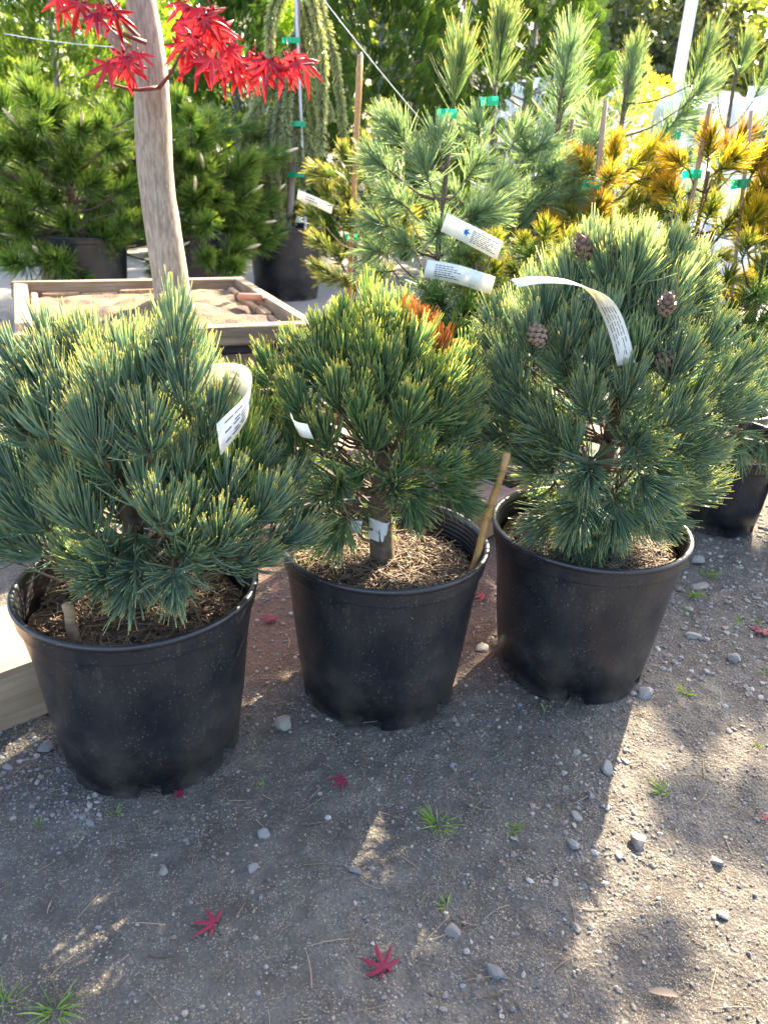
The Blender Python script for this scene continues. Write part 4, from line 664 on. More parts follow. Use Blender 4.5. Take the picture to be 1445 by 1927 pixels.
def spruce_branch(ctrl,n,dens=5,Ln=.048):
    P=curve_pts(ctrl,24); seg=np.linalg.norm(np.diff(P,axis=0),axis=1).sum(); m=int(seg*1300)
    t=RNG.random(m)*22.99; i=t.astype(int); f=(t-i)[:,None]; base=P[i]*(1-f)+P[i+1]*f; tan=unit(P[i+1]-P[i])
    rd=unit(np.cross(tan,RNG.normal(size=(m,3)))); d=unit(tan*.8+rd)
    V,F,T,st=strands(base+rd*.003,d,np.full(m,Ln)*RNG.uniform(.7,1.2,m),rd*0,np.full(m,.0068),1,2,.6)
    G=Geo(); G.add(V,F,np.clip(T,0,1),np.repeat(RNG.random(m),st)); V,F=tube(P,np.linspace(.008,.004,24),5); G.add(V,F,0,.5,1)
    return G.mesh('branch')
tx=lambda px,py: np.array([ (px-560)/218*1.0+t0[0]+.0, 0, (300-py)/222+1.06])
BR=[(560,20,612,150,632,278),(565,40,600,160,598,300),(560,120,575,220,590,285),(555,130,548,220,545,310),(556,180,560,260,572,355),(550,160,530,260,528,360),(556,60,520,120,505,210),(550,190,500,230,470,320),(548,200,490,250,455,345),
 (545,210,512,280,515,370),(550,300,500,330,492,440),(545,320,520,360,505,450),(550,240,580,300,600,350),(560,390,545,410,562,530),(562,395,580,410,585,515),(555,400,530,430,530,540),(560,90,590,200,610,250),(555,240,535,300,540,330),(548,340,500,350,470,400),(548,250,520,330,525,400)]
for q in BR+[tuple(v+random.uniform(-14,14) for v in q) for q in BR[5:]]:
    y=random.uniform(-.22,.12); a,b,c=tx(q[0],q[1]),tx(q[2],q[3]),tx(q[4],q[5]); a[1]=y*.1;b[1]=y*.8;c[1]=y
    m=(a+b)/2+np.array([0,0,.05]); m[1]=y*.5
    link('branch',spruce_branch([a,m,b,(b+c)/2+[0.01*random.uniform(-1,1),0,0],c],40),[M['spruce'],M['twig_brown']],sp)
# ------------------------------------------------------------------ trees behind
def rot_from(z,xr):
    z=unit(z); x=unit(xr-z*np.sum(xr*z,-1,keepdims=True)); return x,np.cross(z,x),z
def spray_proto(n=7):
    V=[];F=[];T=[]
    def leaf(p,d,l,w,t0_):
        p=np.array(p);d=unit(np.array(d)); s=np.array([d[2],0,-d[0]]); k=len(V)
        V.extend([p,p+d*l*.5+s*w,p+d*l,p+d*l*.5-s*w]); T.extend([t0_,t0_,1,t0_]); F.append([k,k+1,k+2,k+3])
    for k in range(n):
        z=.1+.85*k/n; l=.42*math.sin(math.pi*(.25+.72*k/n))
        for s in (-1,1): 
            leaf([0,-.10*z*z,z],[s*.85,-.1,.6],l,.048,z*.5)
            if l>.25: leaf([s*l*.4,-.10*z*z,z+l*.28],[s*.4,-.05,.9],l*.5,.04,z*.5)
    leaf([0,0,0],[0,-.1,1],1.05,.02,.2)
    return np.array(V),np.array(F),np.array(T)
SV,SF,ST=spray_proto()
def sprays(P,D,S):
    n=len(P); x,y,z=rot_from(D,RNG.normal(size=(n,3))); S=S[:,None,None]
    V=P[:,None,:]+S*(SV[None,:,0:1]*x[:,None]+SV[None,:,1:2]*y[:,None]+SV[None,:,2:3]*z[:,None])
    F=(np.arange(n)*len(SV))[:,None,None]+SF[None]
    return V.reshape(-1,3),F.reshape(-1,4),np.tile(ST,n),np.repeat(RNG.random(n),len(SV))
def thuja(label,loc,rx,h,n,mat,size=.26,seed=1,z0=.15,name='arborvitae',trunk=True,pot=False):
    global RNG
    RNG=np.random.default_rng(seed); root=thing(name,label,'conifer',loc)
    u=RNG.random(n); z=z0+(h-z0)*u; prof=np.sin(np.pi*np.clip(.10+.86*u,0,1))**.55*(1-.35*u)
    a=RNG.random(n)*6.283; rr=rx*prof*(.55+.5*np.sqrt(RNG.random(n)))*(1+.18*np.sin(5*a+z*3)+.10*np.sin(9*z+2*a))
    P=np.stack([rr*np.cos(a),rr*np.sin(a),z],-1); D=unit(np.stack([np.cos(a)*.8,np.sin(a)*.8,np.full(n,.75)],-1)+RNG.normal(0,.28,(n,3)))
    V,F,T,Rr=sprays(P,D,size*RNG.uniform(.6,1.2,n)); G=Geo(); G.add(V,F,T,Rr); link('crown',G.mesh('crown',smooth=False),M[mat],root)
    G=Geo(); V,F=tube([[0,0,-.05],[0,0,h*.5],[0.02,0,h*.85]],[.06,.04,.015],8); G.add(V,F)
    for k in range(30):
        zz=h*(.1+.75*random.random()); an=random.random()*6.28; V,F=tube([[0,0,zz],[math.cos(an)*rx*.45,math.sin(an)*rx*.45,zz+.12]],[.012,.005],4); G.add(V,F)
    link('trunk',G.mesh('trunk'),M['far_bark'],root); return root
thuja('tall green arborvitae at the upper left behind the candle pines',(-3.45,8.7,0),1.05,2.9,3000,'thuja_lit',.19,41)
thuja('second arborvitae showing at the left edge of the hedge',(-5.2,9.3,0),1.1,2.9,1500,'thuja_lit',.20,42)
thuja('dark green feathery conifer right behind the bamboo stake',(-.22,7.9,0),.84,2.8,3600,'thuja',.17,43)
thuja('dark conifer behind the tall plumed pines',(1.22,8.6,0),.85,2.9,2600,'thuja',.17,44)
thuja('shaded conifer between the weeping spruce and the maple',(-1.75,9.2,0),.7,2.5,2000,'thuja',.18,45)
def leafcloud(cs,n,size,seed,flat=.7):
    rng=np.random.default_rng(seed); cs=np.array(cs); k=rng.integers(0,len(cs),n); c=cs[k]
    d=unit(rng.normal(size=(n,3))); r=(.55+.45*rng.random(n)**.5)*(1+.25*np.sin(d[:,0]*6+k)+.2*np.sin(d[:,2]*9+2*k))
    P=c[:,:3]+d*r[:,None]*c[:,3:4]*np.array([1,1,flat]); D=unit(rng.normal(size=(n,3))+d*.5); x,y,z=rot_from(D,rng.normal(size=(n,3)))
    s=(size*rng.uniform(.5,1.2,n))[:,None]
    V=np.stack([P,P+z*s*.5+x*s*.32,P+z*s,P+z*s*.5-x*s*.32],1).reshape(-1,3); F=np.arange(4*n).reshape(-1,4)
    return V,F,np.zeros(4*n),np.repeat(rng.random(n),4)
def broadleaf(name,label,loc,blobs,n,size,mat,trunk,seed,cat='tree'):
    root=thing(name,label,cat,loc); G=Geo(); V,F,T,Rr=leafcloud(blobs,n,size,seed); G.add(V,F,T,Rr); link('crown',G.mesh('crown',smooth=False),M[mat],root)
    G=Geo(); V,F=tube(curve_pts(trunk,8),np.linspace(trunk[0][3] if len(trunk[0])>3 else .08,.03,8),8,True,.05); G.add(V,F)
    top=np.array(trunk[-1][:3]); mid=np.array(trunk[len(trunk)//2][:3])
    for b in blobs[:10]:
        V,F=tube([mid*.4+top*.6,(mid+np.array(b[:3]))/2+[0,0,.1],b[:3]],[.03,.02,.008],5); G.add(V,F)
    link('trunk',G.mesh('trunk'),M['far_bark'],root); return root
rb=lambda n,rx,ry,z0,z1,r,seed: [(random.Random(seed+i).uniform(-rx,rx),random.Random(seed*3+i).uniform(-ry,ry),random.Random(seed*7+i).uniform(z0,z1),r*random.Random(seed*5+i).uniform(.6,1.2)) for i in range(n)]
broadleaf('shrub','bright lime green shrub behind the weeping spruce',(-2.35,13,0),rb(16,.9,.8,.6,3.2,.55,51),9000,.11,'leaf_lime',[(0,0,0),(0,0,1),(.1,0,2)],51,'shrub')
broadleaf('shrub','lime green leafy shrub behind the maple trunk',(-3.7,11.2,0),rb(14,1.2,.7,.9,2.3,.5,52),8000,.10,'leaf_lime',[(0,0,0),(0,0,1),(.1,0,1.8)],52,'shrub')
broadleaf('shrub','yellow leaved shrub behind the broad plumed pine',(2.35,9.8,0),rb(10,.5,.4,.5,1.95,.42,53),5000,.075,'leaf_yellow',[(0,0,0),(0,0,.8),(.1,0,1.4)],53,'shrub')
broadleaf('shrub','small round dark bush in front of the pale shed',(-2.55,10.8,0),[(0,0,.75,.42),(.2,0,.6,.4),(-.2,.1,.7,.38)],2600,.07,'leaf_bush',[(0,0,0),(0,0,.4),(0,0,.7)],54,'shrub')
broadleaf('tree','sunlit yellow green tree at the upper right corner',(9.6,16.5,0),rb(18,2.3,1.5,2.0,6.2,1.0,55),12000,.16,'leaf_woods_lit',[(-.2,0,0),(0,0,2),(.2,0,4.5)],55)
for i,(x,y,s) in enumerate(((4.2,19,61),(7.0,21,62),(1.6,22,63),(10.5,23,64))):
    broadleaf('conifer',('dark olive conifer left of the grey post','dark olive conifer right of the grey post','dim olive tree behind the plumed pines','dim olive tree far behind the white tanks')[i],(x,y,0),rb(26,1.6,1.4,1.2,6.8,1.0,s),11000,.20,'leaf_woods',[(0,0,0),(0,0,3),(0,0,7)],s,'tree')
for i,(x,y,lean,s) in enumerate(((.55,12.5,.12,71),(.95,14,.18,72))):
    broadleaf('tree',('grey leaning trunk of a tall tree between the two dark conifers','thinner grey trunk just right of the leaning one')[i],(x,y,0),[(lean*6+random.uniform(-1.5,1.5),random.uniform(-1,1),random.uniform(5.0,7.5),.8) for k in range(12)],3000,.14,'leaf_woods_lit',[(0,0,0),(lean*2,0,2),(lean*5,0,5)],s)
# far woods closing the view
G=Geo(); cs=[]
for k in range(200):
    a=R(-42+84*k/199)+random.uniform(-.02,.02); d=random.uniform(30,38); cs.append((math.sin(a)*d,math.cos(a)*d,random.uniform(1.0,8.5) if abs(math.degrees(a)-3)>1.2 else random.uniform(1,5),random.uniform(1.6,2.8)))
V,F,T,Rr=leafcloud(cs,52000,.42,81,.9); G.add(V,F,T,Rr)
fw=link('far_woods',G.mesh('far_woods',smooth=False),M['leaf_woods_lit']); tag(fw,'far belt of sunlit woods closing the view','woods',kind='stuff')
# ------------------------------------------------------------------ yard clutter behind
vn=thing('parked_van','white van half hidden behind the tall pines','van',(3.3,11.6,0)); 
def boxes(name,parts,mat,parent,loc=(0,0,0),rot=None):
    G=Geo()
    for p in parts: V,F=box(*p); G.add(V,F)
    return link(name,G.mesh(name,smooth=False),mat,parent,loc,rot)
def vanbody():
    prof=[(-2.1,.35),(-2.15,.9),(-2.05,1.05),(-1.35,1.15),(-.75,1.85),(-.55,1.96),(2.0,1.98),(2.12,1.85),(2.15,.4)]
    G=Geo(); n=len(prof); V=[]
    for y,s in ((-.88,.96),(-.95,1),(.95,1),(.88,.96)):
        for x,z in prof: V.append((x*s,y,.35+(z-.35)*s))
    Q=[]
    for k in range(3):
        for j in range(n): Q.append([k*n+j,k*n+(j+1)%n,(k+1)*n+(j+1)%n,(k+1)*n+j])
    V=np.array(V); c=[]
    T=[]
    for k,b in ((0,0),(3*n,1)):
        m=len(V); V=np.vstack([V,V[k:k+n].mean(0)]); T+=[[m,k+j,k+(j+1)%n] for j in range(n)]
    G.add(V,[np.array(Q),np.array(T)]); return fix_normals(G.mesh('body',smooth=False))
rz=R(200)
link('body',vanbody(),M['van'],vn,rot=(0,0,rz))
def on(o): o.rotation_euler=(0,0,rz); return o
G=Geo(); G.add([(-1.34,-.82,1.20),(-1.34,.82,1.20),(-.79,.78,1.82),(-.79,-.78,1.82)],np.array([[0,1,2,3]])); on(link('windscreen',G.mesh('windscreen'),M['glass'],vn,loc=(.016,-.0,.012)))
for s in (-1,1):
    G=Geo(); G.add([(-1.0,s*.957,1.2),(-.2,s*.957,1.2),(-.2,s*.957,1.78),(-.65,s*.957,1.78)],np.array([[0,1,2,3]])); on(link('side_window',G.mesh('side_window'),M['glass'],vn))
    for x in (-1.35,1.3):
        G=Geo(); V,F=tube([(x,s*.78,.34),(x,s*.98,.34)],.34,20); G.add(V,F); on(link('wheel',G.mesh('wheel'),M['strap'],vn))
def tank(label,loc,w,h):
    root=thing('storage_tank',label,'tank',loc,'white plastic tanks behind the pines'); seg=28; prof=[(0,.98),(h*.82,1),(h*.90,1.03),(h*.93,1.06),(h*.97,1.0),(h,.86),(h*1.02,.5)]
    V=[]; 
    for z,s in prof:
        for k in range(seg):
            a=k*2*math.pi/seg; c,sn=math.cos(a),math.sin(a); p=.5; x=math.copysign(abs(c)**p,c); y=math.copysign(abs(sn)**p,sn)
            rib=1+(.02*math.cos(k*math.pi) if z<h*.85 else 0); V.append((x*w/2*s*rib,y*w/2*s*rib,z))
    n=len(prof); Q=[[i*seg+k,i*seg+(k+1)%seg,(i+1)*seg+(k+1)%seg,(i+1)*seg+k] for i in range(n-1) for k in range(seg)]
    G=Geo(); G.add(V,np.array(Q)); m=len(prof)-1; V2=np.array(V[m*seg:]); V2=np.vstack([V2,[[0,0,h*1.03]]]); G.add(V2,np.array([[k,(k+1)%seg,seg] for k in range(seg)]))
    link('body',fix_normals(G.mesh('body')),M['van'],root)
    G=Geo(); V,F=tube([(0,0,h*1.0),(0,0,h*1.08)],w*.16,16); G.add(V,F); link('lid',G.mesh('lid'),M['van'],root)
tank('larger white plastic tank at the upper right edge',(3.35,8.3,0),.62,1.66)
tank('smaller white plastic tank left of the larger one',(2.72,8.5,0),.46,1.66)
sh=thing('shed','pale blue grey shed wall seen past the maple trunk','shed',(-2.7,12.6,0))
for k in range(9): boxes('siding_board',[(0,0,.09+.17*k,2.4,.03,.164)],M['shed'],sh,loc=(0,-.008*(k%2),0))
boxes('corner_trim',[(-1.22,-.01,.78,.05,.06,1.56),(1.22,-.01,.78,.05,.06,1.56)],M['van'],sh); boxes('roof',[(0,.5,1.62,2.8,1.6,.06)],M['steel'],sh)
po=thing('light_post','grey square steel post at the upper right','post',(3.72,12.0,0)); boxes('shaft',[(0,0,2.6,.13,.13,5.2,.01)],M['steel'],po); boxes('base_plate',[(0,0,.012,.3,.3,.024,.004)],M['steel'],po)
def wire(name,label,a,b,sag,r):
    P=[np.array(a)+(np.array(b)-np.array(a))*t+np.array([0,0,-sag*4*t*(1-t)]) for t in np.linspace(0,1,14)]; G=Geo(); V,F=tube(P,r,5); G.add(V,F); tag(link(name,G.mesh(name),M['string']),label,'string')
wire('string','thin pale string slanting down across the dark feathery conifer',(-.45,3.9,1.75),(.08,4.0,1.22),.01,.0016)
wire('string','thin pale string crossing the arborvitae at the upper left',(-2.2,4.9,1.58),(-1.55,5.0,1.55),.012,.002)
# ------------------------------------------------------------------ wooden tree box and maple
BX,BY,BR_,BT=-.848,2.765,R(24.8),.556; HU,HV=.38,.44
pb=thing('planter_box','large weathered wooden tree box with a black strap holding the maple','planter box',(BX,BY,0)); 
bc,bs=math.cos(BR_),math.sin(BR_)
def plank(sx,sy,sz,bev=.004,wob=.0015):
    V,F=box(0,0,0,sx,sy,sz,bev); V=V+RNG.normal(0,wob,V.shape); G=Geo(); G.add(V,F); return G.mesh('board',smooth=False)
def put(name,me,mat,parent,u,v,z,rz,up=False,tilt=0):
    """u,v are box coordinates; rz its heading in the box frame"""
    o=link(name,me,mat,parent,loc=(u*bc-v*bs,u*bs+v*bc,z)); o.rotation_euler=(0,(-math.pi/2 if up else 0)+tilt,BR_+rz); return o
bd=[plank(.50,.026,.137) for k in range(4)]     # upright boards: long axis local X, stood on end
def upright(u,v,rz,me):
    o=link('board',me,M['wood_brown'],pb); o.matrix_local=Matrix.Translation((u*bc-v*bs,u*bs+v*bc,.270+random.uniform(-.006,.006)))@Matrix.Rotation(BR_+rz,4,'Z')@Matrix.Rotation(math.pi/2,4,'Y'); return o
for s in (-1,1):
    for k in range(5): upright(-HU+.098+k*.142,s*HV,0,bd[k%4])
    for k in range(6): upright(s*HU,-HV+.085+k*.142,math.pi/2,bd[(k+1)%4])
ru=plank(2*HU+.15,.05,.058,.005,.002); rv=plank(2*HV+.04,.05,.058,.005,.002); cu=plank(2*HU+.16,.085,.024,.004,.002); cv=plank(2*HV-.03,.085,.024,.004,.002)
su=plank(2*HU+.11,.006,.024,.002,0); sv=plank(2*HV+.09,.006,.024,.002,0); lu=plank(2*HU+.12,.030,.055,.004,.002); lv=plank(2*HV+.05,.030,.055,.004,.002)
for s in (-1,1):
    put('top_rail',ru,M['wood_grey'],pb,0,s*(HV+.045),BT-.030,0); put('top_rail',rv,M['wood_grey'],pb,s*(HU+.045),0,BT-.031,math.pi/2)
    put('strap',su,M['strap'],pb,0,s*(HV+.050),BT-.075,0); put('strap',sv,M['strap'],pb,s*(HU+.050),0,BT-.075,math.pi/2)
    put('side_rail',lu,M['wood_grey'],pb,0,s*(HV+.034),BT-.118,0); put('side_rail',lv,M['wood_grey'],pb,s*(HU+.034),0,BT-.1185,math.pi/2)
    put('side_rail',lu,M['wood_grey'],pb,0,s*(HV+.034),.10,0); put('side_rail',lv,M['wood_grey'],pb,s*(HU+.034),0,.1005,math.pi/2)
n=40; uu,vv=np.meshgrid(np.linspace(-HU+.012,HU-.012,n),np.linspace(-HV+.012,HV-.012,n)); zz=.482+.03*vnoise(uu,vv,7,4)+.02*vnoise(uu,vv,22,5)+.05*np.exp(-(uu**2+vv**2)/.03)
V=np.stack([uu*bc-vv*bs,uu*bs+vv*bc,zz],-1).reshape(-1,3); i=np.arange(n-1)[:,None]*n+np.arange(n-1)[None]
link('soil',mk('soil',V,[np.stack([i,i+1,i+1+n,i+n],-1).reshape(-1,4)]),M['boxsoil'],pb)
G=Geo(); V,F=tube([(0,0,0),(.11,0,.01)],.014,10); G.add(V,F); tag(link('clay_tube',G.mesh('clay_tube'),M['terracotta'],loc=(-.58,2.97,.545),rot=(0,0,-.5)),'small terracotta tube lying on the soil inside the planter box','tube')
mt=thing('maple_tree','red leaved japanese maple with a pale bare trunk in the wooden box','maple tree',(-.785,2.74,.47)); L0=np.array([-.785,2.74,.47])
G=Geo(); tp=curve_pts([(0.04,0,0),(.02,0,.08),(.005,0,.25),(-.012,0,.5),(-.004,0,.72),(-.004,0,.85),(-.02,.0,1.05),(-.03,.02,1.5),(.05,.05,2.1)],40)
tr=np.interp(np.linspace(0,1,40),[0,.04,.1,.25,.38,.42,.5,.7,1],[.092,.076,.064,.060,.056,.058,.055,.046,.02]); V,F=tube(tp,tr,24,True,.012); G.add(V,F)
for (a,b,r) in (((-.02,0,.80),(-.26,-.02,.98),.022),((-.26,-.02,.98),(-.6,-.1,1.35),.018),((-.02,.0,.86),(-.20,.02,1.05),.016),((-.2,.02,1.05),(-.45,.2,1.6),.013),((0,0,1.2),(.35,.1,1.8),.02),((0,0,1.4),(-.25,.4,2.0),.018),((.0,0,1.3),(.3,-.2,1.75),.015)):
    a,b=np.array(a),np.array(b); V,F=tube(curve_pts([a,(a+b)/2+[0,0,.01],b],6),np.linspace(r,r*.65,6),9,True,.03); G.add(V,F)
link('trunk',G.mesh('trunk'),M['maple_bark'],mt)
G=Geo()
for a,b in MAPLE_TWIGS:
    a,b=np.array(a)-L0,np.array(b)-L0; V,F=tube(curve_pts([a,(a+b)/2+[.0,0,-.012],b],6),np.linspace(.007,.003,6),6); G.add(V,F)
link('twigs',G.mesh('twigs'),M['redwood'],mt)
def leaf_mesh(seed,droop=.35,fold=.10,n=7):
    rng=random.Random(seed); V=[(0,0,0)];Q=[];T=[]; angs=[-128,-84,-42,0,42,84,128] if n==7 else [-90,-46,0,46,90]; lens=[.38,.68,.92,1,.92,.68,.38] if n==7 else [.6,.9,1,.9,.6]
    def pt(a,r,side,z): 
        x,y=r*math.sin(a),r*math.cos(a); return (x,y,z-droop*r*r)
    for k,(a,l) in enumerate(zip(angs,lens)):
        a=math.radians(a+rng.uniform(-5,5)); l*=rng.uniform(.9,1.08); c,s=math.cos(a),math.sin(a); tw=rng.uniform(-.08,.08)
        st=[(.20,.10,0),(.38,.075,0),(.55,.092,0),(.74,.062,0),(.90,.024,0),(1.0,.002,0)]; prev=None
        for (f,w,_) in st:
            r=f*l if f>.25 else .22; row=[]
            for sd in (-1,0,1):
                x=sd*w*(.7+.3*l); y=r; X=x*c+y*s; Y=-x*s+y*c; z=(-fold*abs(sd)*w*4*.25)+(.02 if sd==0 else 0)-droop*(r**2)-.0+tw*r*sd*.3-.25*droop*(r**4); row.append(len(V)); V.append((X,Y,z))
            if prev is None: T+= [[0,row[1],row[0]],[0,row[2],row[1]]]
            else: Q+=[[prev[0],prev[1],row[1],row[0]],[prev[1],prev[2],row[2],row[1]]]
            prev=row
    G=Geo(); G.add(np.array(V),[np.array(Q),np.array(T)],0,rng.random())
    Vs,F=tube([(0,0,0),(0,-.25,.05),(0,-.5,.12)],[.012,.012,.012],4); G.add(Vs,F,0,0,0); return G.mesh('leaf')
LEAF=[leaf_mesh(k,droop=.25+.12*(k%4),fold=.8+.5*(k%3)) for k in range(8)]
for me in LEAF: me.materials.append(M['red_leaf'])
for k,q in enumerate(MAPLE_LEAVES):
    o=link('leaf',LEAF[k%8],None,mt,loc=tuple(np.array(q[:3])-L0),scale=random.uniform(.065,.095))
    o.rotation_euler=(random.uniform(-1.5,-.5),random.uniform(-.35,.35)+R(q[3])*.6,R(180)+R(q[3])*.4+random.uniform(-.7,.7))
G=Geo(); me=LEAF[1]; LV=np.array([v.co[:] for v in me.vertices]); LQ=[np.array([list(p.vertices) for p in me.polygons if len(p.vertices)==4]),np.array([list(p.vertices) for p in me.polygons if len(p.vertices)==3])]
for k in range(420):
    c=random.choice([(-.6,-.1,1.35),(-.45,.2,1.6),(.3,.1,1.8),(-.25,.4,2.0),(.3,-.2,1.75),(0,0,2.1),(-.5,.1,1.9)]); p=np.array(c)+np.array([random.gauss(0,.24),random.gauss(0,.24),random.gauss(.05,.16)])
    if p[2]<1.12+.0: continue
    m=np.array((Matrix.Rotation(random.uniform(-.8,.8),3,'X')@Matrix.Rotation(random.random()*6.28,3,'Z'))); G.add(p+(LV*random.uniform(.08,.11))@m.T,LQ)
cr=link('crown',G.mesh('crown'),M['red_leaf'],mt); cr['kind']='stuff'

# unseen tree added right of the view, its crown shaped to dapple the yard
def blob(x,y,z,r):
    k=z/math.tan(SUN_EL); return (x+k*math.sin(SUN_AZ)-2.75,y+k*math.cos(SUN_AZ)-4.9,z,r)
broadleaf('tree','unseen leafy tree added beyond the right edge to dapple the gravel',(2.75,4.9,0),[blob(.88,1.70,3.3,.20),blob(1.05,1.92,3.2,.22),blob(.74,1.80,3.5,.13),blob(.66,1.52,3.3,.10),blob(.82,1.46,3.3,.10),blob(.96,1.55,3.3,.12),blob(.57,1.05,3.3,.04),blob(.68,1.03,3.3,.05),blob(.86,1.08,3.3,.06),blob(.80,1.07,3.2,.04),blob(.42,.76,3.3,.03),blob(.66,1.28,3.3,.025)],2900,.055,'leaf_woods_lit',[(0,0,0),(.02,0,1.8),(0,.02,3.1)],97)
# ------------------------------------------------------------------ timber beside the left pot, pallet behind
random.seed(91); RNG=np.random.default_rng(91)
def timber(name,label,cat,loc,rz,parts):
    root=thing(name,label,cat,loc); c,s=math.cos(rz),math.sin(rz)
    for (nm,u,v,z,lu_,lv_,h,mat,turn) in parts:
        sx,sy=(lu_,lv_) if not turn else (lv_,lu_); o=link(nm,plank(sx,sy,h,.004,.0012),M[mat],root,loc=(u*c-v*s,u*s+v*c,z)); o.rotation_euler=(0,0,rz+(math.pi/2 if turn else 0))
    return root
timber('wooden_crate','pale new wood crate edge showing left of the leftmost pot','crate',(-.80,1.14,0),R(43),
    [('side_board',-.30,-.019,.061,1.02,.038,.122,'wood_new',False),('top_board',-.30,.075,.132,1.04,.236,.019,'wood_new',False),('side_board',-.30,.175,.061,1.02,.030,.120,'wood_new',False),('end_board',.19,.078,.0605,.030,.160,.118,'wood_new',True)])
timber('wooden_pallet','reddish brown wooden pallet behind the middle and right pots','pallet',(.30,2.06,0),R(137),
    [('deck_board',.50,-.075,.128,1.06,.150,.020,'wood_pink',False),('deck_board',.50,-.335,.128,1.06,.150,.0205,'wood_pink',False),('deck_board',.50,-.595,.128,1.06,.150,.020,'wood_pink',False),('deck_board',.50,-.855,.128,1.06,.150,.0205,'wood_pink',False),
     ('stringer',.03,-.46,.062,.045,.92,.108,'wood_brown',True),('stringer',.50,-.46,.062,.045,.92,.108,'wood_brown',True),('stringer',.98,-.46,.062,.045,.92,.108,'wood_brown',True)])
# ------------------------------------------------------------------ stakes in the front pots
def stick(name,label,cat,a,b,r,mat,knots=(),seg=12):
    a,b=np.array(a),np.array(b); t=sorted(set(list(np.linspace(0,1,9))+[k+d for k in knots for d in (-.03,-.012,0,.012,.03)])); P=[a+(b-a)*x+np.array([.002*math.sin(9*x),.0,0]) for x in t]
    rad=[r*(1+ (.32 if any(abs(x-k)<.005 for k in knots) else .18 if any(abs(x-k)<.015 for k in knots) else 0)) for x in t]
    G=Geo(); V,F=tube(P,rad,seg,True,.02); G.add(V,F); return tag(link(name,G.mesh(name),M[mat]),label,cat)
stick('bamboo_stake','tan bamboo stake leaning at the right rim of the middle pot','stake',(0.176,1.345,.285),(0.213,1.290,0.575),.0068,'bamboo',(.55,))
stick('bamboo_stake','short broken brown stub standing in the leftmost pot','stake',(-.499,1.062,.27),(-.500,1.046,.374),.0088,'wood_brown')
# bark slab in the left pot
G=Geo(); nb_=9; V=[]
for k in range(nb_):
    for q,(wy,wz) in enumerate(((-.024,.0),(-.012,.011),(.004,.013),(.02,.006),(.026,-.002),(.0,-.006))): V.append((-.06+.12*k/(nb_-1),wy*(.55+.45*math.sin(math.pi*(k+.8)/nb_))+random.uniform(-.003,.003),wz+random.uniform(-.003,.003)))
F=[[k*6+q,k*6+(q+1)%6,k*6+6+(q+1)%6,k*6+6+q] for k in range(nb_-1) for q in range(6)]
G.add(V,np.array(F)); tag(link('bark_slab',fix_normals(G.mesh('bark_slab',smooth=False)),M['dark_bark'],loc=(-.560,1.215,.335),rot=(1.1,-.25,1.9)),'dark bark slab leaning inside the left rim of the leftmost pot','bark')
